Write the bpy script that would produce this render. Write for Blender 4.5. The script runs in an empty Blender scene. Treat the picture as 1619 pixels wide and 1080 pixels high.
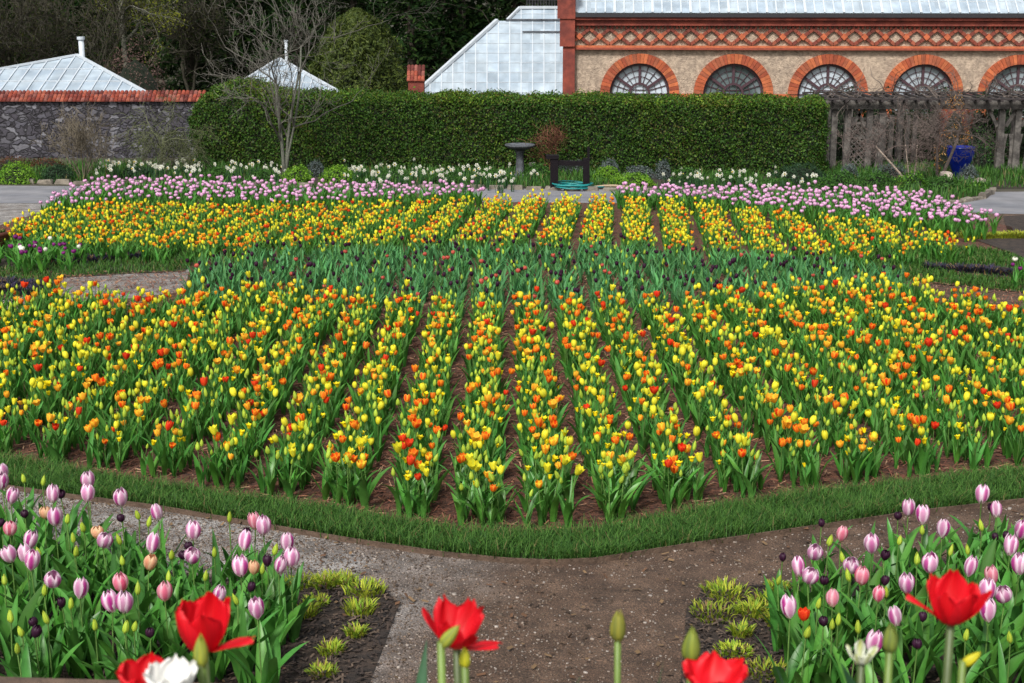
import bpy, math, random
import numpy as np
from mathutils import Vector, Matrix
rad = math.radians
S = bpy.context.scene
COL = S.collection

# ------------------------------------------------------------------ camera
W0, H0, FPX = 1619.0, 1080.0, 2300.0
PITCH = rad(14.15)
SLOPE = 0.0421            # the garden falls away from the viewer
CAMZ = 3.0
cd = bpy.data.cameras.new('camera'); cam = bpy.data.objects.new('camera', cd); COL.objects.link(cam)
cam.location = (0, 0, CAMZ); cam.rotation_euler = (math.pi/2 - PITCH, 0, 0)
cd.sensor_width = 36; cd.lens = FPX/W0*36; cd.clip_end = 2000; cd.clip_start = .05
cd.dof.use_dof = True; cd.dof.focus_distance = 12.0; cd.dof.aperture_fstop = 11
S.camera = cam
# ------------------------------------------------------------------ world, sun, exposure
w = bpy.data.worlds.new('World'); S.world = w; w.use_nodes = True
nt = w.node_tree; nt.nodes.clear()
sky = nt.nodes.new('ShaderNodeTexSky'); sky.sky_type = 'NISHITA'; sky.sun_disc = False
SUN_EL, SUN_AZ = rad(48), rad(200)
sky.sun_elevation = SUN_EL; sky.sun_rotation = SUN_AZ; sky.dust_density = 4; sky.air_density = 1.5; sky.ozone_density = .6
hs = nt.nodes.new('ShaderNodeHueSaturation'); hs.inputs['Saturation'].default_value = .38
bg = nt.nodes.new('ShaderNodeBackground'); bg.inputs[1].default_value = .088
out = nt.nodes.new('ShaderNodeOutputWorld')
nt.links.new(sky.outputs[0], hs.inputs['Color']); nt.links.new(hs.outputs[0], bg.inputs[0]); nt.links.new(bg.outputs[0], out.inputs[0])
sl = bpy.data.lights.new('sun', 'SUN'); sl.energy = 2.3; sl.angle = rad(10); sl.color = (1, .96, .9)
so = bpy.data.objects.new('sun', sl); COL.objects.link(so)
sd = Vector((math.sin(SUN_AZ)*math.cos(SUN_EL), math.cos(SUN_AZ)*math.cos(SUN_EL), math.sin(SUN_EL)))
so.rotation_euler = sd.to_track_quat('Z', 'Y').to_euler(); so.location = (0, 0, 30)
S.view_settings.view_transform = 'Standard'; S.view_settings.look = 'None'
S.view_settings.exposure = .66; S.view_settings.gamma = 1

# ------------------------------------------------------------------ geometry helpers
CP, SP = math.cos(PITCH), math.sin(PITCH)
def ray(px, py):
    xc = (px-W0/2)/FPX; yc = (H0/2-py)/FPX
    return np.array([xc, CP+yc*SP, -SP+yc*CP])
def gz(y): return -SLOPE*min(y, 60.0)
def G(px, py, h=0.0):
    "point on the sloping ground (raised by h) seen at a pixel"
    d = ray(px, py); t = (h-CAMZ)/(d[2]+SLOPE*d[1])
    return d[0]*t, d[1]*t
def P(px, py, Y):
    d = ray(px, py); t = Y/d[1]
    return d[0]*t, Y, CAMZ+d[2]*t
def ppm(Y): return FPX/(Y*1.02)

def inpoly(x, y, poly):
    x = np.asarray(x); y = np.asarray(y); r = np.zeros(x.shape, bool); n = len(poly)
    for i in range(n):
        x0, y0 = poly[i]; x1, y1 = poly[(i+1) % n]
        c = ((y0 > y) != (y1 > y)) & (x < (x1-x0)*(y-y0)/((y1-y0) or 1e-9)+x0)
        r ^= c
    return r

class MB:
    "collects quads and triangles for ONE mesh object"
    def __init__(s): s.V = []; s.F = []; s.C = []; s.n = 0
    def add(s, V, F, C=None):
        V = np.asarray(V, float).reshape(-1, 3)
        for f in F: s.F.append(tuple(int(i)+s.n for i in f))
        s.V.append(V); s.n += len(V)
        if C is None: C = (.5, .5, .5)
        C = np.asarray(C, float)
        if C.ndim == 1: C = np.tile(C, (len(V), 1))
        s.C.append(C); return s
    def box(s, c, size, rz=0, C=None, rot=None):
        hx, hy, hz = [v/2 for v in size]
        V = np.array([(x, y, z) for z in (-hz, hz) for y in (-hy, hy) for x in (-hx, hx)], float)
        if rot is not None: V = V @ np.array(rot.to_3x3()).T
        elif rz: 
            cz, sz = math.cos(rz), math.sin(rz); V = V @ np.array([[cz, sz, 0], [-sz, cz, 0], [0, 0, 1]])
        return s.add(V+np.array(c), [(0, 2, 3, 1), (4, 5, 7, 6), (0, 1, 5, 4), (2, 6, 7, 3), (0, 4, 6, 2), (1, 3, 7, 5)], C)
    def bar(s, a, b, wd, th=None, C=None, up=(0, 1, 0)):
        "square bar between two points"
        a, b = Vector(a), Vector(b); d = b-a; L = d.length; z = d.normalized(); th = th or wd
        u = Vector(up); x = u.cross(z)
        if x.length < 1e-4: x = Vector((1, 0, 0)).cross(z)
        x.normalize(); y = z.cross(x)
        V = [a+x*i*wd/2+y*j*th/2+z*k*L for k in (0, 1) for j in (-1, 1) for i in (-1, 1)]
        return s.add([tuple(v) for v in V], [(0, 2, 3, 1), (4, 5, 7, 6), (0, 1, 5, 4), (2, 6, 7, 3), (0, 4, 6, 2), (1, 3, 7, 5)], C)
    def tube(s, pts, radii, n=6, C=None, cap=True):
        pts = [Vector(p) for p in pts]; V = []; m = len(pts); ref = Vector((.3, .9, .2)).normalized()
        for i, p in enumerate(pts):
            t = (pts[min(i+1, m-1)]-pts[max(i-1, 0)]).normalized()
            x = ref.cross(t)
            if x.length < 1e-3: x = Vector((1, 0, 0)).cross(t)
            x.normalize(); y = t.cross(x)
            for k in range(n):
                a = 2*math.pi*k/n; V.append(tuple(p+(x*math.cos(a)+y*math.sin(a))*radii[i]))
        F = [(i*n+k, i*n+(k+1) % n, (i+1)*n+(k+1) % n, (i+1)*n+k) for i in range(m-1) for k in range(n)]
        if cap: F.append(tuple(range(n-1, -1, -1))); F.append(tuple(range((m-1)*n, m*n)))
        return s.add(V, F, C)
    def lathe(s, prof, n=24, c=(0, 0, 0), C=None):
        V = [(c[0]+r*math.cos(2*math.pi*k/n), c[1]+r*math.sin(2*math.pi*k/n), c[2]+z) for r, z in prof for k in range(n)]
        F = [(i*n+k, i*n+(k+1) % n, (i+1)*n+(k+1) % n, (i+1)*n+k) for i in range(len(prof)-1) for k in range(n)]
        return s.add(V, F, C)
    def build(s, name, mat, parent=None, smooth=False):
        me = bpy.data.meshes.new(name)
        V = np.concatenate(s.V); C = np.concatenate(s.C)
        me.from_pydata(V.tolist(), [], s.F)
        a = me.color_attributes.new('Col', 'FLOAT_COLOR', 'POINT')
        a.data.foreach_set('color', np.hstack([C, np.ones((len(C), 1))]).astype(np.float32).ravel())
        if smooth: me.polygons.foreach_set('use_smooth', np.ones(len(me.polygons), bool))
        me.materials.append(mat); me.update()
        return link(name, me, parent)
def link(name, me, parent=None):
    o = bpy.data.objects.new(name, me); COL.objects.link(o)
    if parent is not None: o.parent = parent
    return o
def quadmesh(name, V, F, C, mat, smooth=False):
    "fast mesh of quads from arrays"
    V = np.asarray(V, np.float32); F = np.asarray(F, np.int32); C = np.asarray(C, np.float32)
    me = bpy.data.meshes.new(name)
    me.vertices.add(len(V)); me.vertices.foreach_set('co', V.ravel())
    me.loops.add(F.size); me.loops.foreach_set('vertex_index', F.ravel())
    me.polygons.add(len(F)); me.polygons.foreach_set('loop_start', np.arange(0, F.size, 4, dtype=np.int32))
    me.polygons.foreach_set('loop_total', np.full(len(F), 4, np.int32))
    if smooth: me.polygons.foreach_set('use_smooth', np.ones(len(F), bool))
    me.update(calc_edges=True)
    a = me.color_attributes.new('Col', 'FLOAT_COLOR', 'POINT')
    a.data.foreach_set('color', np.hstack([C, np.ones((len(C), 1), np.float32)]).astype(np.float32).ravel())
    me.materials.append(mat)
    return me
def tag(o, label=None, cat=None, group=None, kind=None):
    if label: o['label'] = label
    if cat: o['category'] = cat
    if group: o['group'] = group
    if kind: o['kind'] = kind
    return o
def empty(name, loc=(0, 0, 0), rz=0):
    o = bpy.data.objects.new(name, None); COL.objects.link(o); o.location = loc; o.rotation_euler = (0, 0, rz)
    o.empty_display_size = .1; return o

# ------------------------------------------------------------------ materials
def mat(name, base=(.5, .5, .5), rough=.7, col=False, noise=0, nscale=8, bump=0, bscale=40, trans=0, metal=0, rnd=0, spec=.5, coords='Generated', c2=None, detail=6):
    m = bpy.data.materials.new(name); m.use_nodes = True; N = m.node_tree.nodes; L = m.node_tree.links
    b = N['Principled BSDF']; b.inputs['Roughness'].default_value = rough; b.inputs['Metallic'].default_value = metal
    b.inputs['Specular IOR Level'].default_value = spec
    geo = N.new('ShaderNodeNewGeometry'); pos = geo.outputs['Position']
    if col:
        a = N.new('ShaderNodeAttribute'); a.attribute_name = 'Col'; src = a.outputs['Color']
    else:
        r = N.new('ShaderNodeRGB'); r.outputs[0].default_value = (*base, 1); src = r.outputs[0]
    if c2:
        n = N.new('ShaderNodeTexNoise'); n.inputs['Scale'].default_value = nscale; n.inputs['Detail'].default_value = detail
        L.new(pos, n.inputs['Vector'])
        rp = N.new('ShaderNodeValToRGB'); rp.color_ramp.elements[0].position = .38; rp.color_ramp.elements[1].position = .62
        L.new(n.outputs[0], rp.inputs[0])
        mx = N.new('ShaderNodeMix'); mx.data_type = 'RGBA'; L.new(rp.outputs[0], mx.inputs[0]); L.new(src, mx.inputs[6]); mx.inputs[7].default_value = (*c2, 1); src = mx.outputs[2]
    if noise:
        n = N.new('ShaderNodeTexNoise'); n.inputs['Scale'].default_value = nscale*2.3; n.inputs['Detail'].default_value = detail; L.new(pos, n.inputs['Vector'])
        mr = N.new('ShaderNodeMapRange'); mr.inputs[1].default_value = .3; mr.inputs[2].default_value = .7; mr.inputs[3].default_value = 1-noise; mr.inputs[4].default_value = 1+noise
        L.new(n.outputs[0], mr.inputs[0])
        vm = N.new('ShaderNodeVectorMath'); vm.operation = 'SCALE'; L.new(src, vm.inputs[0]); L.new(mr.outputs[0], vm.inputs[3]); src = vm.outputs[0]
    if rnd:
        oi = N.new('ShaderNodeObjectInfo'); mr = N.new('ShaderNodeMapRange'); mr.inputs[3].default_value = 1-rnd; mr.inputs[4].default_value = 1+rnd
        L.new(oi.outputs['Random'], mr.inputs[0]); vm = N.new('ShaderNodeVectorMath'); vm.operation = 'SCALE'; L.new(src, vm.inputs[0]); L.new(mr.outputs[0], vm.inputs[3]); src = vm.outputs[0]
    L.new(src, b.inputs['Base Color'])
    if bump:
        n = N.new('ShaderNodeTexNoise'); n.inputs['Scale'].default_value = bscale; n.inputs['Detail'].default_value = 5; L.new(pos, n.inputs['Vector'])
        bp = N.new('ShaderNodeBump'); bp.inputs['Strength'].default_value = min(1, bump); bp.inputs['Distance'].default_value = .02*max(1, bump); L.new(n.outputs[0], bp.inputs['Height']); L.new(bp.outputs[0], b.inputs['Normal'])
    if trans:
        t = N.new('ShaderNodeBsdfTranslucent'); L.new(src, t.inputs[0]); ms = N.new('ShaderNodeMixShader'); ms.inputs[0].default_value = trans
        L.new(b.outputs[0], ms.inputs[1]); L.new(t.outputs[0], ms.inputs[2]); L.new(ms.outputs[0], N['Material Output'].inputs[0])
    return m
def vor(m, scale, stretch=(1, 1, 1), dark=.15, mode='F1', strength=.8, lo=.0, hi=.12, cvar=None, warp=.25):
    "adds voronoi cells (stones, tiles) to a material: dark joints, cell to cell variation"
    N = m.node_tree.nodes; L = m.node_tree.links; b = N['Principled BSDF']
    g = N.new('ShaderNodeNewGeometry'); mp = N.new('ShaderNodeVectorMath'); mp.operation = 'MULTIPLY'; mp.inputs[1].default_value = stretch; L.new(g.outputs['Position'], mp.inputs[0])
    nz = N.new('ShaderNodeTexNoise'); nz.inputs['Scale'].default_value = 3; L.new(g.outputs['Position'], nz.inputs['Vector'])
    ad = N.new('ShaderNodeVectorMath'); ad.operation = 'MULTIPLY_ADD'; ad.inputs[1].default_value = (warp, warp, warp); L.new(nz.outputs['Color'], ad.inputs[0]); L.new(mp.outputs[0], ad.inputs[2])
    v1 = N.new('ShaderNodeTexVoronoi'); v1.feature = 'DISTANCE_TO_EDGE'; v1.inputs['Scale'].default_value = scale; L.new(ad.outputs[0], v1.inputs['Vector'])
    v2 = N.new('ShaderNodeTexVoronoi'); v2.inputs['Scale'].default_value = scale; L.new(ad.outputs[0], v2.inputs['Vector'])
    rp = N.new('ShaderNodeMapRange'); rp.inputs[1].default_value = lo; rp.inputs[2].default_value = hi; rp.inputs[3].default_value = dark; rp.inputs[4].default_value = 1; L.new(v1.outputs['Distance'], rp.inputs[0])
    src = b.inputs['Base Color'].links[0].from_socket
    if cvar:
        sp = N.new('ShaderNodeSeparateColor'); L.new(v2.outputs['Color'], sp.inputs[0])
        cr = N.new('ShaderNodeValToRGB'); cr.color_ramp.elements[0].color = (*cvar[0], 1); cr.color_ramp.elements[1].color = (*cvar[-1], 1)
        for i, c in enumerate(cvar[1:-1]):
            e = cr.color_ramp.elements.new((i+1)/(len(cvar)-1)); e.color = (*c, 1)
        L.new(sp.outputs[0], cr.inputs[0])
        mx = N.new('ShaderNodeMix'); mx.data_type = 'RGBA'; mx.inputs[0].default_value = .8; L.new(src, mx.inputs[6]); L.new(cr.outputs[0], mx.inputs[7]); src = mx.outputs[2]
    vm = N.new('ShaderNodeVectorMath'); vm.operation = 'SCALE'; L.new(src, vm.inputs[0]); L.new(rp.outputs[0], vm.inputs[3]); L.new(vm.outputs[0], b.inputs['Base Color'])
    bp = N.new('ShaderNodeBump'); bp.inputs['Strength'].default_value = strength; bp.inputs['Distance'].default_value = .5/scale*.3; L.new(rp.outputs[0], bp.inputs['Height'])
    if b.inputs['Normal'].links: L.new(b.inputs['Normal'].links[0].from_socket, bp.inputs['Normal'])
    L.new(bp.outputs[0], b.inputs['Normal'])
    return m
M = {}
M['soil'] = mat('soil', (.045, .03, .022), .95, c2=(.02, .014, .011), nscale=9, noise=.4, bump=1, bscale=35)
M['ground'] = mat('ground_soil', (.06, .05, .035), .95, c2=(.035, .04, .02), nscale=2, noise=.3, bump=.8, bscale=20)
M['mulch'] = mat('bark_mulch', (.13, .05, .028), .95, c2=(.05, .022, .014), nscale=22, noise=.45, bump=1, bscale=60)
M['gravel'] = mat('gravel', (.42, .40, .385), .9, c2=(.27, .24, .22), nscale=3.5, noise=.35, bump=1, bscale=55, detail=9)
def path_tone(m):
    N = m.node_tree.nodes; L = m.node_tree.links; b = N['Principled BSDF']; g = N.new('ShaderNodeNewGeometry'); sp = N.new('ShaderNodeSeparateXYZ'); L.new(g.outputs['Position'], sp.inputs[0])
    n = N.new('ShaderNodeTexNoise'); n.inputs['Scale'].default_value = 1.1; n.inputs['Detail'].default_value = 7; L.new(g.outputs['Position'], n.inputs['Vector'])
    ma = N.new('ShaderNodeMath'); ma.operation = 'MULTIPLY_ADD'; ma.inputs[1].default_value = 2.6; L.new(n.outputs[0], ma.inputs[0]); L.new(sp.outputs[0], ma.inputs[2])
    mr = N.new('ShaderNodeMapRange'); mr.inputs[1].default_value = .2; mr.inputs[2].default_value = 1.2; L.new(ma.outputs[0], mr.inputs[0])
    mx = N.new('ShaderNodeMix'); mx.data_type = 'RGBA'; mx.blend_type = 'MULTIPLY'; mx.inputs[7].default_value = (.42, .275, .19, 1); L.new(mr.outputs[0], mx.inputs[0]); L.new(b.inputs['Base Color'].links[0].from_socket, mx.inputs[6]); L.new(mx.outputs[2], b.inputs['Base Color'])
path_tone(M['gravel'])
vor(M['gravel'], 75, dark=.35, lo=0, hi=.28, strength=1)
M['asphalt'] = mat('asphalt', (.155, .16, .18), .85, c2=(.21, .21, .225), nscale=1.2, noise=.15, bump=.3, bscale=90)
M['turf'] = mat('turf', (.03, .055, .018), .95, c2=(.045, .04, .02), nscale=14, noise=.3, bump=1, bscale=70)
M['leaf'] = mat('plant_leaf', col=True, rough=.4, noise=.2, nscale=9, trans=.22, rnd=.14, spec=.38)
M['petal'] = mat('petal', col=True, rough=.5, trans=.3, rnd=.1, spec=.3)
M['plant'] = mat('plant_surface', col=True, rough=.55, trans=.27, spec=.2)
M['wood_leaf'] = mat('woodland_leaf', col=True, rough=.8, trans=.2, spec=.05)
M['chip'] = mat('chip', col=True, rough=.9)
M['bark'] = mat('bark', col=True, rough=.9, noise=.3, nscale=14, bump=.6, bscale=40)
M['paint'] = mat('painted', col=True, rough=.6, noise=.1, nscale=5)
M['stone'] = mat('rubble_stone', (.1, .095, .115), .85, noise=.4, nscale=6, bump=.8, bscale=18)
vor(M['stone'], 4.6, (1, 1, 1.7), dark=.2, lo=0, hi=.16, warp=.7, cvar=[(.016, .014, .02), (.045, .04, .055), (.022, .02, .026), (.20, .20, .23), (.03, .027, .036), (.08, .078, .10), (.02, .018, .024)])
M['kerb'] = mat('kerb_stone', (.21, .185, .15), .9, c2=(.10, .085, .07), nscale=4, noise=.3, bump=.8, bscale=20)
M['tile'] = mat('clay_tile', col=True, rough=.9, spec=.15, noise=.3, nscale=5, bump=.4, bscale=30)
M['brick'] = mat('red_brick', (.23, .048, .03), .85, c2=(.14, .03, .022), nscale=2.2, noise=.25, bump=.5, bscale=25)
M['brickc'] = mat('arch_brick', col=True, rough=.85, noise=.22, nscale=3, bump=.5, bscale=25)
M['stucco'] = mat('pebble_dash', (.43, .34, .26), .95, c2=(.31, .245, .19), nscale=4.5, noise=.28, bump=2, bscale=22, detail=9)
M['glass'] = mat('whitened_glass', (.29, .36, .43), .3, c2=(.38, .45, .51), nscale=1.1, noise=.16, spec=.5)
def panes(m, sx, sz, ox=0, oz=0, amt=.16):
    N = m.node_tree.nodes; L = m.node_tree.links; b = N['Principled BSDF']; t = N.new('ShaderNodeTexCoord')
    a = N.new('ShaderNodeVectorMath'); a.operation = 'SUBTRACT'; a.inputs[1].default_value = (ox, 0, oz); L.new(t.outputs['Object'], a.inputs[0])
    q = N.new('ShaderNodeVectorMath'); q.operation = 'MULTIPLY'; q.inputs[1].default_value = (1/sx, 0, 1/sz); L.new(a.outputs[0], q.inputs[0])
    f = N.new('ShaderNodeVectorMath'); f.operation = 'FLOOR'; L.new(q.outputs[0], f.inputs[0]); w_ = N.new('ShaderNodeTexWhiteNoise'); L.new(f.outputs[0], w_.inputs['Vector'])
    mr = N.new('ShaderNodeMapRange'); mr.inputs[3].default_value = 1-amt; mr.inputs[4].default_value = 1+amt*.6; L.new(w_.outputs['Value'], mr.inputs[0])
    vm = N.new('ShaderNodeVectorMath'); vm.operation = 'SCALE'; L.new(b.inputs['Base Color'].links[0].from_socket, vm.inputs[0]); L.new(mr.outputs[0], vm.inputs[3]); L.new(vm.outputs[0], b.inputs['Base Color'])
panes(M['glass'], .37, .36)
M['pane'] = mat('window_glass', (.50, .57, .64), .2, c2=(.07, .10, .10), nscale=.28, noise=.2, spec=.8)  # dark green reflections are put into the pane colour as noise patches
M['white'] = mat('white_metal', (.48, .53, .58), .5, noise=.08, nscale=2)
M['iron'] = mat('dark_iron', (.02, .02, .025), .55, noise=.2)
M['frame'] = mat('window_paint', (.055, .025, .035), .5, noise=.15)
M['wood'] = mat('grey_wood', (.13, .12, .11), .9, c2=(.05, .045, .042), nscale=5, noise=.35, bump=.6, bscale=30)
M['timber'] = mat('edging_timber', (.1, .065, .045), .9, noise=.3, nscale=6, bump=.6, bscale=40)
M['bluepot'] = mat('cobalt_glaze', (.003, .014, .2), .18, noise=.2, nscale=5, spec=.7)
M['brownpot'] = mat('brown_glaze', (.1, .03, .02), .4, noise=.2)
M['slate'] = mat('grey_stone', (.10, .11, .125), .8, c2=(.05, .055, .065), nscale=5, noise=.3, bump=.6)
M['boulder'] = mat('pale_boulder', (.42, .36, .31), .9, c2=(.22, .18, .16), nscale=4, noise=.25, bump=.8, bscale=12)
M['hose'] = mat('teal_hose', (.01, .2, .2), .45, noise=.1)
M['rope'] = mat('tan_hose', (.35, .27, .18), .8)
M['darkwood'] = mat('dark_wood', (.035, .028, .028), .9, noise=.3, nscale=5)
M['blackwood'] = mat('blackened_wood', (.008, .006, .008), .8, spec=.15, noise=.2, bump=.3)
M['dark'] = mat('dark_hull_fill', (.007, .012, .005), 1)  # near-black of the added hulls that give foliage a painted-in dark inside

# ------------------------------------------------------------------ ground and paths (the setting)
def sheet(name, pts, dz, m, structure=True):
    mb = MB(); mb.add([(x, y, gz(y)+dz) for x, y in pts], [tuple(range(len(pts)))])
    o = mb.build(name, m)
    return tag(o, kind='structure') if structure else o
def GP(*pp): return [G(a, b) for a, b in pp]
mb = MB()
ys = [-30, 60, 400]; xs = [-260, 260]
mb.add([(x, y, gz(y)) for y in ys for x in xs], [(0, 1, 3, 2), (2, 3, 5, 4)]); tag(mb.build('ground', M['ground']), kind='structure')
sheet('gravel_path', [(-22, 2.6), (22, 2.6), (22, 27), (-22, 27)], .004, M['gravel'])
INNER = [(-320, 668), (-150, 700), (0, 730), (180, 762), (350, 790), (540, 815), (700, 842), (790, 850), (880, 850), (960, 842), (1080, 818), (1300, 785), (1450, 768), (1619, 750), (1850, 718), (2000, 700)]
OUTER = [(-320, 712), (-150, 745), (0, 772), (110, 788), (250, 806), (400, 832), (540, 856), (700, 880), (800, 890), (870, 893), (940, 890), (1080, 868), (1300, 836), (1450, 814), (1619, 795), (1850, 758), (2000, 735)]
BEDTOP = [(2000, 560), (1800, 530), (1619, 505), (1560, 492), (1450, 472), (1440, 440), (1440, 425), (1560, 412), (1610, 392), (1600, 360), (1500, 332), (1300, 318), (1000, 310), (985, 322), (760, 320), (740, 308), (400, 302), (150, 304), (60, 338), (-10, 360), (-60, 385), (60, 385), (300, 405), (300, 425), (292, 462), (215, 472), (100, 480), (-200, 520), (-320, 540)]
BED = GP(*INNER)+GP(*BEDTOP)
sheet('mulch_bed', BED, .010, M['mulch'])
LBED = GP((-200, 850), (0, 872), (200, 897), (330, 915), (470, 927), (600, 930), (632, 955), (612, 1010), (585, 1080), (570, 1120), (-260, 1120))
RBED = GP((1072, 1120), (1080, 1040), (1085, 965), (1112, 935), (1220, 925), (1290, 925), (1400, 905), (1500, 885), (1619, 868), (1850, 845), (1850, 1120))
sheet('near_bed_soil', LBED, .010, M['soil']); sheet('near_bed_soil', RBED, .010, M['soil'])
GRL = GP((-300, 372), (0, 368), (60, 372), (180, 384), (318, 396), (312, 410), (292, 430), (200, 434), (100, 440), (85, 462), (0, 476), (-300, 510))
GRR = GP((1180, 412), (1300, 400), (1540, 394), (1592, 402), (1619, 415), (1950, 452), (1950, 500), (1619, 464), (1440, 446), (1360, 436))
BANDP = GP(*OUTER)+GP(*INNER[::-1])
sheet('lawn_strip', BANDP, .014, M['turf']); sheet('lawn', GRL, .014, M['turf']); sheet('lawn', GRR, .014, M['turf'])
SL1 = GP((-200, 388), (0, 384), (60, 386), (130, 396), (262, 406), (200, 415), (90, 422), (0, 426), (-200, 430))
SL2 = GP((-200, 456), (0, 446), (62, 450), (78, 462), (0, 472), (-200, 492))
SR1 = GP((1462, 424), (1540, 420), (1619, 428), (1900, 458), (1900, 466), (1619, 446), (1510, 436))
SR2 = GP((1545, 382), (1619, 374), (1900, 380), (1900, 425), (1619, 410), (1595, 400))
for q in (SL1, SL2, SR1, SR2): sheet('border_soil', q, .019, M['soil'])
sheet('road', GP((-400, 292), (0, 294), (480, 298), (1100, 300), (1500, 312), (1570, 304), (1900, 302), (1900, 345), (1560, 338), (1480, 333), (900, 330), (120, 322), (-400, 322)), .008, M['asphalt'])
sheet('dark_soil', GP((1586, 343), (1619, 341), (1900, 344), (1900, 372), (1619, 370), (1592, 366)), .010, M['soil'])
BORD = GP((-500, 262), (2100, 262), (2100, 300), (1570, 298), (1555, 312), (1505, 320), (1460, 316), (1300, 304), (980, 300), (500, 293), (-500, 289))
sheet('border_bed', BORD, .012, M['soil'])

# grass blades -------------------------------------------------------------------
rng = np.random.default_rng(7)
def sample_poly(poly, n, rng):
    a = np.array(poly); lo, hi = a.min(0), a.max(0); X = []; c = 0
    while c < n:
        p = rng.uniform(lo, hi, (n*2, 2)); p = p[inpoly(p[:, 0], p[:, 1], poly)]; X.append(p); c += len(p)
    return np.concatenate(X)[:n]
def gzv(y): return -SLOPE*np.minimum(y, 60)
def blades(name, pts, hmin, hmax, wd, c1, c2, bend=.6, dz=.012, label=None, cat=None, m=None, kind='stuff'):
    n = len(pts); az = rng.uniform(0, 2*np.pi, n); h = rng.uniform(hmin, hmax, n); b = rng.uniform(.1, bend, n)*h
    base = np.c_[pts, gzv(pts[:, 1])+dz]; d = np.c_[np.cos(az), np.sin(az), np.zeros(n)]; s = np.c_[-np.sin(az), np.cos(az), np.zeros(n)]
    ww = wd*rng.uniform(.7, 1.3, n)[:, None]; up = np.array([0, 0, 1.])
    m1 = base+d*(b*.3)[:, None]+up*(h*.6)[:, None]; m2 = base+d*b[:, None]+up*h[:, None]
    V = np.stack([base-s*ww, base+s*ww, m1+s*ww*.8, m1-s*ww*.8, m2+s*ww*.12, m2-s*ww*.12], 1).reshape(-1, 3)
    k = np.arange(n)[:, None]*6; F = np.concatenate([k+[0, 1, 2, 3], k+[3, 2, 4, 5]])
    t = rng.uniform(0, 1, (n, 1)); C = np.array(c1)*(1-t)+np.array(c2)*t; dead = rng.uniform(0, 1, n) < .05; C[dead] = (.2, .17, .07)
    C = np.repeat(C, 6, 0)
    o = link(name, quadmesh(name, V, F, C, m or M['plant']))
    return tag(o, label, cat, kind=kind)
def vnoise0(x, y): return np.sin(x*7+1)*np.cos(y*8.3)+.6*np.sin(x*17+y*13)
P1 = sample_poly([p for p in BANDP], 95000, rng); P1 = P1[np.abs(P1[:, 0]) < P1[:, 1]*.40]
P1 += rng.normal(0, .012, P1.shape)
P1 = P1[(rng.uniform(0, 1, len(P1)) < .75+.25*vnoise0(P1[:, 0], P1[:, 1]))]
blades('grass_border', P1, .035, .095, .0024, (.016, .066, .012), (.10, .23, .04), bend=1.6, label='mown grass strip edging the near corner of the striped tulip bed', cat='grass')
for nm, poly, holes, lab in (('lawn_grass', GRL, (SL1, SL2), 'mown grass round the small beds at the left'), ('lawn_grass', GRR, (SR1, SR2), 'mown grass beside the gravel path at the right')):
    q = sample_poly(poly, 26000, rng)
    for hpoly in holes: q = q[~inpoly(q[:, 0], q[:, 1], hpoly)]
    q = q[np.abs(q[:, 0]) < q[:, 1]*.40]
    blades(nm, q, .03, .08, .006, (.025, .08, .014), (.07, .17, .025), bend=1.0, label=lab, cat='grass')
q = sample_poly(BORD, 42000, rng); q = q[np.abs(q[:, 0]) < q[:, 1]*.40]
q = q[(np.sin(q[:, 0]*1.7)+np.sin(q[:, 0]*.63+2)+rng.normal(0, .5, len(q))) > -.5]
blades('ground_cover', q, .06, .22, .012, (.03, .09, .018), (.075, .19, .03), label='low green ground cover filling the border before the hedge', cat='ground cover')

# pebbles and bark chips ---------------------------------------------------------------
def boxes(name, pts, size, flat, cols, label, cat, dz=.006, m=None):
    n = len(pts); az = rng.uniform(0, 6.28, n); sz = size*rng.lognormal(0, .4, n)
    c = np.array([(x, y, z) for z in (-.5, .5) for y in (-.5, .5) for x in (-.5, .5)])
    V = c[None]*np.stack([sz, sz*rng.uniform(.5, .9, n), sz*flat], 1)[:, None, :]; V = V*rng.uniform(.65, 1.15, V.shape)
    ca, sa = np.cos(az)[:, None], np.sin(az)[:, None]; x = V[..., 0]*ca-V[..., 1]*sa; y = V[..., 0]*sa+V[..., 1]*ca
    V = np.stack([x+pts[:, :1], y+pts[:, 1:], V[..., 2]+(gzv(pts[:, 1])+dz)[:, None]], 2).reshape(-1, 3)
    k = np.arange(n)[:, None]*8; F = np.concatenate([k+f for f in ([0, 2, 3, 1], [4, 5, 7, 6], [0, 1, 5, 4], [2, 6, 7, 3], [0, 4, 6, 2], [1, 3, 7, 5])])
    cols = np.array(cols); C = cols[rng.integers(0, len(cols), n)]*rng.uniform(.7, 1.25, (n, 1)); C = np.repeat(C, 8, 0)
    return tag(link(name, quadmesh(name, V, F, C, m or M['chip'])), label, cat, kind='stuff')
PATHF = GP(*OUTER)+GP((2000, 1120), (-320, 1120))
q = sample_poly(PATHF, 90000, rng); q = q[~inpoly(q[:, 0], q[:, 1], LBED) & ~inpoly(q[:, 0], q[:, 1], RBED)]; q = q[np.abs(q[:, 0]) < q[:, 1]*.40]
keep = rng.uniform(0, 1, len(q)) < np.clip(.8-(q[:, 0]+.8)*.5, .22, 1); q = q[keep]
boxes('gravel', q, .0075, .55, [(.22, .18, .15), (.14, .10, .075), (.30, .26, .23), (.055, .036, .024), (.18, .13, .095), (.10, .07, .048)], 'small loose grey and brown gravel on the near path', 'gravel')
q = sample_poly(GP(*INNER, (1800, 430), (-200, 430)), 52000, rng); q = q[np.abs(q[:, 0]) < q[:, 1]*.40]
n = len(q)
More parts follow.
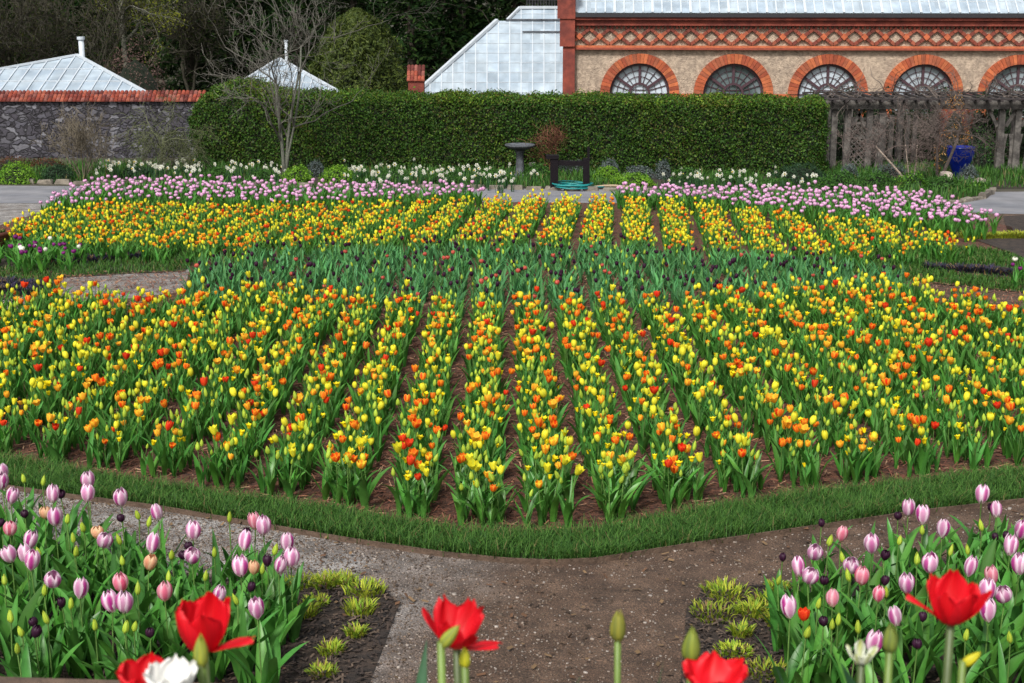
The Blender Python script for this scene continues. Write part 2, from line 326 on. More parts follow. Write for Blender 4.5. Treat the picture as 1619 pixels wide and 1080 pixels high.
def chips(name, q, L, wd, cols, label):
    n = len(q); az = rng.uniform(0, 6.28, n); l = L*rng.uniform(.5, 1.3, n); d = np.c_[np.cos(az), np.sin(az), rng.normal(0, .25, n)]; s = np.c_[-np.sin(az), np.cos(az), rng.normal(0, .3, n)]
    b = np.c_[q, gzv(q[:, 1])+.012+rng.uniform(0, .02, n)]; a = d*l[:, None]/2; e = s*wd/2
    V = np.stack([b-a-e, b+a-e, b+a+e, b-a+e], 1).reshape(-1, 3); F = np.arange(4*n).reshape(-1, 4)
    cols = np.array(cols); C = np.repeat(cols[rng.integers(0, len(cols), n)]*rng.uniform(.6, 1.3, (n, 1)), 4, 0)
    return tag(link(name, quadmesh(name, V, F, C, M['chip'])), label, 'mulch', kind='stuff')
chips('bark_mulch', q, .06, .008, [(.16, .06, .035), (.09, .035, .02), (.24, .11, .06), (.13, .045, .03), (.3, .18, .11)], 'shredded red-brown bark mulch between the tulip rows')
q = np.concatenate([sample_poly(LBED, 9000, rng), sample_poly(RBED, 9000, rng)])
chips('dark_mulch', q, .035, .009, [(.03, .02, .016), (.06, .04, .03), (.015, .011, .01), (.1, .07, .05)], 'dark crumbly mulch on the two near beds')

q = sample_poly(PATHF, 1500, rng); q = q[np.abs(q[:, 0]) < q[:, 1]*.40]; q = q[rng.uniform(0, 1, len(q)) < .45]
o = chips('leaf_litter', q, .035, .016, [(.10, .05, .025), (.05, .03, .018), (.16, .10, .05)], 'scattered brown leaf scraps on the gravel path'); o['category'] = 'leaf litter'
# edging board along the grass
mb = MB(); pts = GP(*OUTER)
for a, b in zip(pts[:-1], pts[1:]):
    mb.bar((a[0], a[1]-.012, gz(a[1])+.012), (b[0], b[1]-.012, gz(b[1])+.012), .012, .05, up=(0, 0, 1))
tag(mb.build('edging_board', M['timber']), 'thin brown timber edging between the grass strip and the gravel', 'edging')

# ------------------------------------------------------------------ tulips
def sm(a, b, x): t = np.clip((x-a)/(b-a), 0, 1); return t*t*(3-2*t)
def lerp(a, b, t): return np.array(a)*(1-t[..., None])+np.array(b)*t[..., None]
PC = {  # edge colour, flame colour, flame width, base colour
 'pink': ((.94, .76, .87), (.46, .004, .25), .56, (.75, .68, .5)),
 'rose': ((.85, .52, .58), (.66, .10, .20), .6, (.75, .6, .35)),
 'peach': ((.80, .55, .33), (.72, .30, .18), .5, (.7, .6, .25)),
 'dark': ((.045, .010, .035), (.028, .006, .022), .5, (.03, .01, .03)),
 'yellow': ((.88, .78, .03), (.70, .70, .05), .6, (.30, .42, .05)),
 'spiky': ((.90, .74, .01), (.88, .70, .01), .5, (.7, .6, .03)),
 'orange': ((.95, .44, .03), (.78, .03, .005), .75, (.85, .5, .03)),
 'amber': ((.95, .68, .05), (.90, .20, .012), .45, (.85, .55, .03)),
 'red': ((.82, .11, .02), (.66, .012, .008), .75, (.7, .2, .02)),
 'bud': ((.52, .62, .06), (.32, .50, .05), .5, (.15, .28, .05)),
 'lilac': ((.84, .60, .76), (.58, .20, .48), .5, (.8, .7, .75)),
 'purple': ((.24, .03, .20), (.16, .012, .13), .5, (.2, .1, .15)),
 'white': ((.82, .82, .74), (.80, .80, .66), .5, (.6, .65, .4)),
 'salmon': ((.60, .15, .10), (.45, .05, .04), .5, (.6, .3, .1)),
}
SHAPE = {  # radius, height, profile over v, tip width, overlap width
 'closed': ([.30, .82, 1.0, .93, .42], .18), 'cup': ([.30, .80, .98, 1.02, .92], .25),
 'open': ([.25, .72, .95, 1.15, 1.35], .12), 'bud': ([.45, .95, .92, .6, .06], .04), 'lily': ([.3, .7, .75, .95, 1.5], .02)}
KS = {'pink': ('closed', .040, .100), 'rose': ('closed', .037, .092), 'peach': ('closed', .033, .075), 'dark': ('closed', .023, .055),
      'yellow': ('closed', .0275, .074), 'spiky': ('lily', .021, .045), 'orange': ('cup', .032, .060), 'amber': ('cup', .030, .056), 'red': ('cup', .033, .064),
      'bud': ('bud', .0155, .064), 'lilac': ('closed', .036, .062), 'purple': ('closed', .032, .06), 'white': ('closed', .034, .065), 'salmon': ('closed', .03, .055)}
def flower(kind, r, lod):
    shp, R, H = KS[kind]; prof, tip = SHAPE[shp]; e, fl, fw, bs = PC[kind]
    R = R*r.uniform(.84, 1.12); H = H*r.uniform(.86, 1.12)
    if kind in ('yellow', 'orange', 'amber', 'red', 'spiky'): R *= .87; H *= .9
    if kind in ('yellow', 'amber') and r.uniform() < .25: prof = SHAPE['open'][0]
    nv, nu = {2: (9, 6), 1: (5, 3), 0: (3, 2)}[lod]; npet = 6 if lod else 5
    Vs, Fs, Cs = [], [], []; n0 = 0; opn = r.uniform(-.08, .38) if shp == 'cup' else r.uniform(-.12, .14)
    for k in range(npet):
        az = 2*math.pi*k/npet + r.normal(0, .08); outer = k % 2; ro = 1.0 if outer else .93
        v = np.linspace(0, 1, nv+1)[:, None]*np.ones((1, nu+1)); u = np.ones((nv+1, 1))*np.linspace(-1, 1, nu+1)[None]
        rr = np.interp(v, np.linspace(0, 1, 5), prof)+(opn+r.normal(0, .06))*v**2
        wd = np.interp(v, [0, .3, .6, .85, 1], [.35, .95, 1, .72, tip])*(.78 if npet == 6 else .85)
        a = az+u*wd; rr = R*ro*rr*(1-.06*u*u*(v > .3)); z = H*(v+ (0 if outer else .02)) - H*.04*u*u*sm(.6, 1, v)
        z = z*(1+r.normal(0, .03))
        V = np.stack([rr*np.cos(a), rr*np.sin(a), z], 2).reshape(-1, 3)
        f = np.exp(-(u/fw)**4)*(1-.6*sm(.78, 1.0, v))*(.82+.18*math.sin(k*2.1)); C = lerp(e, fl, np.clip(f+r.normal(0, .05), 0, 1))
        C = C*(1-sm(.22, 0, v)[..., None]*.8)+np.array(bs)*(sm(.22, 0, v)[..., None]*.8)
        i = np.arange(nv)[:, None]*(nu+1)+np.arange(nu)[None]; i = i.ravel()
        Fs.append(np.stack([i, i+1, i+nu+2, i+nu+1], 1)+n0); Vs.append(V); Cs.append(C.reshape(-1, 3)); n0 += len(V)
    return [np.concatenate(Vs), np.concatenate(Fs), np.concatenate(Cs)]
def stem(h, lean, r, lod, w=.0035, c=(.14, .26, .06)):
    n = 5 if lod == 2 else 3; m = 4 if lod == 2 else (3 if lod else 1)
    t = np.linspace(0, 1, m+1); cx = lean[0]*t**2; cy = lean[1]*t**2; cz = h*t; V = []
    for i in range(m+1):
        for k in range(n): a = 6.283*k/n; V.append((cx[i]+w*math.cos(a), cy[i]+w*math.sin(a), cz[i]))
    F = [(i*n+k, i*n+(k+1) % n, (i+1)*n+(k+1) % n, (i+1)*n+k) for i in range(m) for k in range(n)]
    return [np.array(V), np.array(F), np.tile(np.array(c)*r.uniform(.85, 1.2), (len(V), 1))]
def leaf(r, lod, L, Wd, az, th0, th1, col, fold=.35, base=(0, 0, .0)):
    n = {2: 9, 1: 5, 0: 4}[lod]; t = np.linspace(0, 1, n+1); th = th0+(th1-th0)*t**1.3
    ds = L/n; rr = np.concatenate([[0], np.cumsum(np.sin(th[:-1])*ds)]); z = np.concatenate([[0], np.cumsum(np.cos(th[:-1])*ds)])
    w = Wd*np.sin(np.pi*(.14+.86*t)**.8)**.8; w[-1] = .0008
    tw = r.normal(0, .35)*t; wav = .12*np.sin(t*9+r.uniform(0, 6))
    ca, sa = math.cos(az), math.sin(az); cur = r.normal(0, .25)
    nu = 3 if lod else 2; V = []; C = []
    for i in range(n+1):
        q = cur*t[i]; dx, dy = math.cos(az+q), math.sin(az+q); px, py = -dy, dx
        nx, nz = -math.cos(th[i]), math.sin(th[i])
        for u in (np.linspace(-1, 1, nu)):
            lat = u*w[i]/2; up = (abs(u)*fold+wav[i]*u)*w[i]/2 + u*w[i]/2*math.sin(tw[i]); lat *= math.cos(tw[i])
            V.append((dx*rr[i]+px*lat+dx*nx*up+base[0], dy*rr[i]+py*lat+dy*nx*up+base[1], z[i]+nz*up+base[2]))
            C.append(np.array(col)*(1.12 if (nu == 3 and u == 0) else 1.0))
    F = [(i*nu+k, i*nu+k+1, (i+1)*nu+k+1, (i+1)*nu+k) for i in range(n) for k in range(nu-1)]
    return [np.array(V), np.array(F), np.array(C)]
LEAFC = {'green': (.056, .195, .030), 'teal': (.062, .205, .068), 'fresh': (.07, .18, .04)}
def tulip_parts(kind, r, lod, h, nl=3, lc='green', L=.25, Wd=.042, spread=1.0, stemc=(.13, .25, .06)):
    ls = .011 if L > .33 else .028; lean = (r.normal(0, ls), r.normal(0, ls)); f = flower(kind, r, lod) if kind else None
    if f is not None and kind == 'pink': f[2] = f[2]*r.uniform(.85, 1.04)+(1-f[2])*r.uniform(0, .05)
    parts = []
    if f is not None:
        parts.append(('stem', stem(h, lean, r, lod, c=stemc)))
        tx, ty = lean[0]*3+r.normal(0, .15), lean[1]*3+r.normal(0, .15)
        Rm = np.array(Matrix.Rotation(ty, 3, 'X').to_3x3() @ Matrix.Rotation(tx, 3, 'Y').to_3x3())
        f[0] = f[0] @ Rm.T+np.array([lean[0], lean[1], h-.002]); parts.append(('flower', f))
    a0 = r.uniform(0, 6.28)
    for k in range(nl):
        c = np.array(LEAFC[lc])*r.uniform(.7, 1.4); c = c*np.array([r.uniform(.9, 1.25), 1, r.uniform(.8, 1.2)])
        az = a0+k*2*math.pi/nl+r.normal(0, .4); inner = k == nl-1
        parts.append(('leaf', leaf(r, lod, L*r.uniform(.8, 1.2), Wd*r.uniform(.7, 1.2)*(.7 if inner else 1), az, rad(r.uniform(2, 20)), rad(r.uniform(20, 60) if inner else r.uniform(45, 95))*spread, c, base=(.006*math.cos(az), .006*math.sin(az), 0))))
    return parts
def merge(parts):
    V, F, C = [], [], []; n = 0
    for _, (v, f, c) in parts: V.append(v); F.append(f+n); C.append(c); n += len(v)
    return np.concatenate(V), np.concatenate(F), np.concatenate(C)
def scatter(name, tm, idx, pos, rot, sc, tint, m):
    Vs, Fs, Cs = [], [], []; n0 = 0
    for t, (V, F, C) in enumerate(tm):
        s = idx == t; k = int(s.sum())
        if not k: continue
        ca, sa = np.cos(rot[s])[:, None], np.sin(rot[s])[:, None]; q = V[None]*sc[s][:, None, None]
        x = q[..., 0]*ca-q[..., 1]*sa; y = q[..., 0]*sa+q[..., 1]*ca
        Vs.append((np.stack([x, y, q[..., 2]], 2)+pos[s][:, None, :]).reshape(-1, 3))
        Fs.append((F[None]+(np.arange(k)*len(V))[:, None, None]).reshape(-1, 4)+n0); Cs.append((C[None]*tint[s][:, None, :]).reshape(-1, 3)); n0 += k*len(V)
    return link(name, quadmesh(name, np.concatenate(Vs), np.concatenate(Fs), np.concatenate(Cs), m, smooth=True))
R0 = np.random.default_rng(11)
ONES = 'zeroth first second third fourth fifth sixth seventh eighth ninth tenth eleventh twelfth thirteenth fourteenth fifteenth sixteenth seventeenth eighteenth nineteenth'.split()
TENS = {2: 'twent', 3: 'thirt', 4: 'fort', 5: 'fift', 6: 'sixt', 7: 'sevent', 8: 'eight', 9: 'ninet'}
def ordw(n):
    if n < 20: return ONES[n]
    return TENS[n//10]+('ieth' if n % 10 == 0 else 'y-'+ONES[n % 10])
CW = {'pink': 'pink and white', 'rose': 'rosy pink', 'peach': 'peach', 'dark': 'blackish purple', 'yellow': 'plump yellow', 'spiky': 'small open yellow', 'orange': 'orange-red flamed', 'amber': 'light orange flamed', 'red': 'red', 'bud': 'green budded', 'purple': 'purple', 'white': 'white', 'salmon': 'salmon red', 'lilac': 'lilac pink'}
CACHE = {}
def proto(key, kind, h, nvar=5, **kw):
    if key not in CACHE:
        L = []
        for i in range(nvar):
            r = np.random.default_rng(hash_(key)+i); ps = tulip_parts(kind, r, 2, h*r.uniform(.92, 1.08), **kw)
            L.append([(n, quadmesh(n, v, f, c, M['petal'] if n == 'flower' else M['leaf'], smooth=True)) for n, (v, f, c) in ps])
        CACHE[key] = L
    return CACHE[key]
def hash_(s): return sum(ord(c)*(i+1) for i, c in enumerate(str(s)))
def place_tulip(key, kind, x, y, h, label, group, rot=None, sc=1, z=None, **kw):
    L = proto(key, kind, h, **kw); parts = L[int(R0.integers(len(L)))]
    e = empty('tulip' , (x, y, gz(y)+.008 if z is None else z), R0.uniform(0, 6.28) if rot is None else rot); e.scale = (sc, sc, sc)
    tag(e, label, 'tulip', group)
    for n, me in parts: link(n, me, e)
    return e
# --- the striped bed: rows with the photograph's spacing
ROWW = .441; U0 = -.138; KDIR = -.0083
F1U = [(-320, 490), (-150, 475), (0, 462), (60, 450), (120, 448), (200, 462), (290, 460), (400, 446), (480, 450), (560, 462), (800, 470), (1000, 468), (1150, 457), (1300, 444), (1420, 440), (1500, 452), (1619, 470), (1800, 492), (2000, 520)]
HH = .29
def HPt(l, h=HH): return [G(a, b, h) for a, b in l]
F1 = [G(a, b-9) for a, b in INNER]+HPt(F1U[::-1])
F2L = [(292, 458), (296, 430), (310, 398), (420, 384), (600, 378), (800, 377), (1000, 377), (1150, 386), (1300, 398), (1430, 410), (1440, 449)]
F2 = HPt([p for p in F1U if 290 <= p[0] <= 1440])+HPt(F2L[::-1])
F3 = HPt([(10, 348), (90, 326), (200, 316), (400, 322), (600, 318), (750, 312), (850, 306), (980, 308), (1100, 318), (1250, 336), (1400, 346), (1545, 378), (1500, 388), (1300, 400), (1150, 388), (1000, 379), (600, 379), (420, 384), (300, 389), (150, 382), (10, 372)])
F4L = HPt([(62, 322), (110, 298), (170, 284), (300, 284), (450, 288), (600, 292), (752, 294), (765, 306), (600, 316), (400, 320), (200, 314), (90, 326)])
F4R = HPt([(972, 296), (1130, 297), (1300, 297), (1450, 306), (1500, 316), (1585, 345), (1530, 358), (1400, 344), (1250, 334), (1100, 316), (980, 308)])
def rows(poly, spacing, u0, kdir, dens, halfw, ylim=(6, 30), hstep=None):
    a = np.array(poly); y0, y1 = a[:, 1].min(), a[:, 1].max(); X = []
    ulo = (a[:, 0]-kdir*a[:, 1]).min(); uhi = (a[:, 0]-kdir*a[:, 1]).max()
    for k in range(int((ulo-u0)/spacing)-1, int((uhi-u0)/spacing)+2):
        n = int((y1-y0)*dens); y = rng.uniform(y0, y1, n); off = np.clip(rng.normal(0, halfw*.55, n), -halfw, halfw); u = u0+k*spacing+off
        x = u+kdir*y; s = inpoly(x, y, poly) & (np.abs(x) < y*.385+.3)
        X.append(np.stack([x[s], y[s], np.full(s.sum(), k)], 1))
    return np.concatenate(X)
def relax(Q, dmin):
    "drop plants that stand in each other"
    key = {}; keep = []
    for i, (x, y) in enumerate(Q[:, :2]):
        c = (int(x/dmin), int(y/dmin)); ok = True
        for a in (-1, 0, 1):
            for b in (-1, 0, 1):
                for j in key.get((c[0]+a, c[1]+b), ()):
                    if (Q[j, 0]-x)**2+(Q[j, 1]-y)**2 < dmin*dmin: ok = False
        if ok: key.setdefault(c, []).append(i); keep.append(i)
    return Q[keep]
def vnoise(x, y, s, seed):
    return np.sin(x*s+seed)*np.cos(y*s*.9+seed*2)+.6*np.sin(x*s*2.3+y*s*1.7+seed*3)
Q = relax(rows(F1, ROWW, U0, KDIR, 54, .140), .050)
kinds = ['bud', 'yellow', 'spiky', 'orange', 'amber', 'red']
pw = np.array([.50, .14, .13, .11, .10, .02])
nearband = np.abs(Q[:, 1]-np.interp(Q[:, 0], [-9, -3, 0, 4, 9], [18.2, 18.6, 17.6, 18.2, 17.8])) < 1.0
Q = Q[~(nearband & (rng.uniform(0, 1, len(Q)) < .25))]
kk = rng.choice(6, len(Q), p=pw)
c = vnoise(Q[:, 0], Q[:, 1], 3.1, 1.3)
kk = np.where((c > .9) & (kk == 0) & (rng.uniform(0, 1, len(Q)) < .6), 3+rng.integers(0, 2, len(Q)), kk)
hk = {'bud': .27, 'yellow': .315, 'spiky': .235, 'orange': .28, 'amber': .275, 'red': .31}
order = np.argsort(Q[:, 1]+np.abs(Q[:, 0])*.1); NI = 130
inv = order[:0]
vis = np.abs(Q[:, 0]) < Q[:, 1]*.352
oi = order[vis[order]][:NI]; rest = np.setdiff1d(np.arange(len(Q)), oi)
kcorner = 1
cnt = {}
for i in sorted(oi, key=lambda j: Q[j, 1]):
    x, y, k = Q[i]; k = int(k); kd = kinds[kk[i]]; kd_ = cnt[(k, kd)] = cnt.get((k, kd), 0)+1; d = k-kcorner
    where = "the row at the bed corner" if d == 0 else f"{ordw(abs(d))} row {'right' if d > 0 else 'left'} of the corner"
    place_tulip('bed_'+kd, kd, x, y, hk[kd], f"{CW[kd]} tulip, {ordw(kd_)} from the grass, {where}", 'tulips at the front of the striped bed',
                sc=R0.uniform(.82, 1.14), nl=4, L=.28, Wd=.044, nvar=9, spread=.92)
print('bed plants', len(Q), 'individual', len(oi))
def stuff_tulips(name, Q, kindidx, kinds, hts, lod, nvar, lc, label, seed, nl=3, L=.25, Wd=.045, scj=(.85, 1.12), spread=1.0):
    tm = []; r = np.random.default_rng(seed)
    for kd in kinds:
        for j in range(nvar): tm.append(merge(tulip_parts(kd, r, lod, hts[kd]*r.uniform(.92, 1.08), nl=nl, lc=lc, L=L, Wd=Wd, spread=spread)))
    n = len(Q); idx = kindidx*nvar+r.integers(0, nvar, n); pos = np.c_[Q[:, :2], gzv(Q[:, 1])+.008]
    tint = np.ones((n, 3))*r.uniform(.85, 1.15, (n, 1))
    return tag(scatter(name, tm, idx, pos, r.uniform(0, 6.28, n), r.uniform(*scj, n), tint, M['plant']), label, 'tulips', kind='stuff')
stuff_tulips('tulip_rows', Q[rest], kk[rest], kinds, hk, 1, 14, 'green', 'yellow, orange and green budded tulips filling the rest of the striped bed', 5, Wd=.042, L=.27, nl=4, spread=.78, scj=(.72, 1.14))
# far yellow and orange bed
Q3 = relax(rows(F3, .60, .12, .0812, 80, .20), .055)
pw3 = np.array([.34, .27, .13, .11, .13, .02]); k3 = rng.choice(6, len(Q3), p=pw3)
c = vnoise(Q3[:, 0]*.5, Q3[:, 1], 2.1, 4.3)
h3 = {k: v+.0 for k, v in hk.items()}
print('far bed', len(Q3))
stuff_tulips('far_tulip_rows', Q3, k3, kinds, h3, 0, 12, 'green', 'dense yellow and orange tulips across the far bed', 6, L=.25, scj=(.72, 1.0))
# dark band: mostly blue-green leaves
Q2 = relax(rows(F2, ROWW, U0, KDIR, 34, .17), .07)
kb = rng.choice(3, len(Q2), p=[.78, .18, .04])
leafy = Q2[kb == 0]
tm = []; r = np.random.default_rng(3)
for j in range(16):
    tm.append(merge(tulip_parts('bud' if j % 9 == 0 else None, r, 1, .3, nl=4, lc='teal', L=.27, Wd=.038, spread=.8)))
n = len(leafy)
tag(scatter('tulip_foliage', tm, r.integers(0, 16, n), np.c_[leafy[:, :2], gzv(leafy[:, 1])+.008], r.uniform(0, 6.28, n), r.uniform(.85, 1.15, n), np.ones((n, 3))*r.uniform(.8, 1.2, (n, 1)), M['plant']),
    'blue-green tulip leaves of the dark band across the middle bed', 'foliage', kind='stuff')
def simple_tulips(key, kind, pts, h, labelf, group, lc='teal', nvar=6, lod=1, nl=3, L=.27, Wd=.04, seed=9, name='tulip'):
    r = np.random.default_rng(seed); ms = [quadmesh(name, *merge(tulip_parts(kind, r, lod, h*r.uniform(.92, 1.08), nl=nl, lc=lc, L=L, Wd=Wd, spread=.8)), M['plant'], smooth=True) for _ in range(nvar)]
    for i, (x, y) in enumerate(pts):
        o = link(name, ms[int(r.integers(nvar))]); o.location = (x, y, gz(y)+.008); o.rotation_euler.z = r.uniform(0, 6.28); s = r.uniform(.88, 1.12); o.scale = (s, s, s)
        tag(o, labelf(i, x, y), 'tulip', group)
print('dark', (kb == 1).sum(), 'salmon', (kb == 2).sum())
dk = Q2[kb == 1][:, :2][:230]; sa = Q2[kb == 2][:, :2]
# cluster the dark heads as in the photograph
stuff_tulips('dark_tulips', Q2[kb == 1], np.zeros((kb == 1).sum(), int), ['dark'], {'dark': .29}, 1, 6, 'teal', 'blackish purple tulips dotted through the blue-green band', 12, spread=.8)
stuff_tulips('salmon_tulips', Q2[kb == 2], np.zeros((kb == 2).sum(), int), ['salmon'], {'salmon': .29}, 1, 6, 'teal', 'salmon red tulips dotted through the blue-green band', 13, spread=.8)
# far pink drift
QL = relax(np.c_[sample_poly(F4L, 1500, rng)], .150); QR = relax(np.c_[sample_poly(F4R, 1500, rng)], .138)
QP = np.concatenate([QL, QR]); side = np.r_[np.zeros(len(QL)), np.ones(len(QR))]
QP = QP[vp := (np.abs(QP[:, 0]) < QP[:, 1]*.37)]; side = side[vp]
stuff_tulips('pink_tulip_drift', QP, np.zeros(len(QP), int), ['lilac'], {'lilac': .31}, 1, 10, 'green', 'lilac pink tulips in a drift along the road behind the yellow bed', 8, nl=5, L=.33, Wd=.05, spread=.75)

# --- near beds: every bloom where the photograph has it
LP = dict(pink=[(6, 747), (7, 765), (16, 783), (85, 785), (140, 770), (139, 785), (192, 798), (252, 808), (88, 829), (168, 853), (44, 853), (18, 879), (42, 875), (52, 888), (237, 857), (304, 845), (306, 878), (418, 842), (383, 853), (454, 858), (380, 907), (439, 893), (460, 888), (84, 917), (126, 931), (172, 948), (197, 966), (342, 940), (409, 974)],
          rose=[(17, 829), (399, 829), (191, 924), (261, 932)], peach=[(67, 807), (149, 838), (402, 891), (230, 897)],
          dark=[(103, 782), (195, 823), (39, 812), (288, 877), (296, 863), (391, 848), (397, 919), (103, 952), (57, 998), (59, 985), (233, 995), (424, 895), (3, 827)],
          bud=[(36, 757), (68, 768), (107, 820), (133, 833), (114, 847), (190, 861), (217, 818), (235, 833), (363, 827), (194, 883), (268, 907), (5, 920), (13, 978), (75, 986), (37, 1000), (199, 993), (211, 990), (218, 940), (430, 872), (412, 902), (113, 950), (63, 875), (72, 933), (373, 950), (32, 1025), (150, 985), (322, 912), (275, 880), (340, 870), (120, 880)])
RP = dict(pink=[(1553, 790), (1580, 805), (1436, 809), (1463, 812), (1491, 836), (1379, 864), (1287, 874), (1260, 898), (1284, 910), (1347, 895), (1426, 922), (1595, 876), (1537, 898), (1608, 902), (1586, 940), (1565, 962), (1560, 943), (1420, 972), (1249, 975), (1470, 903), (1617, 840), (1390, 1018)],
          rose=[(1331, 837), (1358, 914), (1387, 936), (1565, 916), (1317, 952)], red=[(1272, 971)],
          dark=[(1298, 824), (1236, 878), (1399, 888), (1399, 909), (1306, 922), (1301, 981), (1462, 968), (1566, 803), (1421, 815), (1576, 846), (1589, 843), (1448, 1017)],
          bud=[(1460, 835), (1532, 872), (1552, 839), (1308, 858), (1333, 889), (1342, 919), (1373, 917), (1235, 917), (1292, 955), (1326, 975), (1317, 988), (1419, 856), (1452, 888), (1610, 837), (1500, 870), (1400, 945), (1350, 1000), (1530, 1000), (1600, 1010), (1270, 1000)])
hh = {'pink': .40, 'rose': .39, 'peach': .38, 'dark': .36, 'bud': .37, 'red': .38}
for D, word in ((LP, 'left'), (RP, 'right')):
    for kd, pts in D.items():
        for j, (px, py) in enumerate(sorted(pts)):
            x, y = G(px, py, hh[kd]+(.045 if kd in ('pink', 'rose') else .03))
            lab = f"{CW[kd]} tulip, {ordw(j+1)} of its colour from the left in the near {word} bed"
            if len(pts) == 1: lab = f'only small red tulip in the near {word} bed, among pink ones'
            place_tulip('near_'+kd, kd, x, y, hh[kd], lab, f'tulips in the near {word} bed', nl=4, L=.34, Wd=.058, nvar=12, sc=1, lc='green', spread=.9)
fillL = relax(sample_poly(GP((-140, 885), (0, 895), (200, 925), (330, 945), (430, 965), (462, 1000), (440, 1060), (430, 1115), (-140, 1115)), 900, rng), .15)
fillR = relax(sample_poly(GP((1240, 990), (1300, 960), (1400, 940), (1500, 915), (1619, 900), (1780, 890), (1780, 1115), (1275, 1115), (1235, 1040)), 900, rng), .15)
for Qf, word in ((fillL, 'left'), (fillR, 'right')):
    r = np.random.default_rng(15); tm = [merge(tulip_parts(None, r, 2, .3, nl=5, L=.34, Wd=.06, spread=.85)) for _ in range(9)]; n = len(Qf)
    tag(scatter('tulip_foliage', tm, r.integers(0, 9, n), np.c_[Qf, gzv(Qf[:, 1])+.008], r.uniform(0, 6.28, n), r.uniform(.85, 1.15, n), np.ones((n, 3))*r.uniform(.85, 1.2, (n, 1)), M['plant']), f'mass of flowerless broad green tulip leaves in the near {word} bed', 'tulip leaves', kind='stuff')
print('fill', len(fillL), len(fillR))
# purple and white tulips in the small left bed, a few at the right edge
for kd, pts in (('purple', [(20, 383), (30, 378), (32, 390), (25, 395), (48, 388), (52, 392), (62, 386), (70, 396), (64, 402), (98, 399), (108, 388), (122, 386), (105, 393), (92, 391), (45, 399), (12, 390), (80, 384), (38, 405), (110, 402), (1603, 420), (1608, 425), (1617, 412)]), ('white', [(83, 378), (28, 399), (38, 396), (60, 389), (70, 397), (131, 392), (1611, 414)])):
    q = np.array([G(a_, b_, .27) for a_, b_ in pts])
    stuff_tulips(kd+'_tulips', q, np.zeros(len(q), int), [kd], {kd: .27}, 1, 5, 'green', f'small {kd} tulips in the side beds', 14, nl=4)
q = np.concatenate([sample_poly(GP((-30, 402), (130, 402), (135, 418), (60, 424), (-30, 424)), 60, rng), sample_poly(GP((1604, 432), (1660, 432), (1660, 446), (1604, 444)), 8, rng)])
r = np.random.default_rng(16); tm = [merge(tulip_parts(None, r, 1, .3, nl=5, L=.26, Wd=.05)) for _ in range(6)]; n = len(q)
tag(scatter('tulip_foliage', tm, r.integers(0, 6, n), np.c_[q, gzv(q[:, 1])+.015], r.uniform(0, 6.28, n), r.uniform(.85, 1.15, n), np.ones((n, 3)), M['plant']), 'leafy green clumps under the purple tulips of the side beds', 'tulip leaves', kind='stuff')

# ------------------------------------------------------------------ big red tulips close to the camera on the terrace
def big_petal(az, L, Wd, th0, th1, jag, r, e, fl, nv=16, nu=24, r0=.010, cup=1.0, pw=1.0, wpk=.6):
    t = np.linspace(0, 1, nv+1); th = th0+(th1-th0)*t**pw; ds = L/nv
    rr = r0+np.concatenate([[0], np.cumsum(np.sin(th[:-1])*ds)]); z = np.concatenate([[0], np.cumsum(np.cos(th[:-1])*ds)])
    w = Wd*np.interp(t, [0, .25, wpk, .85, 1], [.3, .8, 1, .85, .38])
    ph = r.uniform(0, 6, 4); V = []; C = []
    for i in range(nv+1):
        for u in np.linspace(-1, 1, nu+1):
            s = u*w[i]/2; re = max(rr[i], Wd*.42)/cup; a = s/re
            jz = jag*(t[i]**6)*(math.sin(u*6+ph[0])+.28*math.sin(u*19+ph[1]))*L; wv = .003*t[i]*math.sin(u*6+t[i]*5+ph[2])
            lx = rr[i]-re*(1-math.cos(a))+wv; ly = re*math.sin(a); zz = z[i]+jz-.10*L*u*u*t[i]**4
            V.append((lx*math.cos(az)-ly*math.sin(az), lx*math.sin(az)+ly*math.cos(az), zz))
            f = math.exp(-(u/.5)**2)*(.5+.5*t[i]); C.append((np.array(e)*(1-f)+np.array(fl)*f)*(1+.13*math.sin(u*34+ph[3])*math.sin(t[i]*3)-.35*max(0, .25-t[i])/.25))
    i = (np.arange(nv)[:, None]*(nu+1)+np.arange(nu)[None]).ravel()
    return [np.array(V), np.stack([i, i+1, i+nu+2, i+nu+1], 1), np.array(C)]
RE, RF = (.74, .010, .022), (.60, .003, .008)
TERR = 1.72
def big_tulip(px, py, Y, petals, label, leaves, sc=1.0, e=RE, fl=RF, seed=1, fs=.9, tiltx=0, tilty=0, stemc=(.10, .14, .05)):
    x, y, z = P(px, py, Y); r = np.random.default_rng(seed); root = empty('tulip', (x, y, TERR)); tag(root, label, 'tulip', 'large blurred tulips on the terrace')
    h = z-TERR
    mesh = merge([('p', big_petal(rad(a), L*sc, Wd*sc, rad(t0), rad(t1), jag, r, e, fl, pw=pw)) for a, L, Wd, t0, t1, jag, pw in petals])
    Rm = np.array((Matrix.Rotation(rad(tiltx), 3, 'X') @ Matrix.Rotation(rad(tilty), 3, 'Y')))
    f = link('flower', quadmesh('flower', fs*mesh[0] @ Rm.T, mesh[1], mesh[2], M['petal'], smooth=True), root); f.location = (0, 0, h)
    MB().tube([(0, .01, 0), (.004, .004, h*.5), (0, 0, h+.004)], [.005, .0045, .005], 10, C=stemc).build('stem', M['leaf'], root, smooth=True)
    for az, L, Wd, t0, t1, bx in leaves:
        V, F, C = leaf(r, 2, L, Wd, rad(az), rad(t0), rad(t1), np.array((.035, .10, .04))*r.uniform(.8, 1.2), base=(bx, 0, 0))
        link('leaf', quadmesh('leaf', V, F, C, M['leaf'], smooth=True), root)
    return root
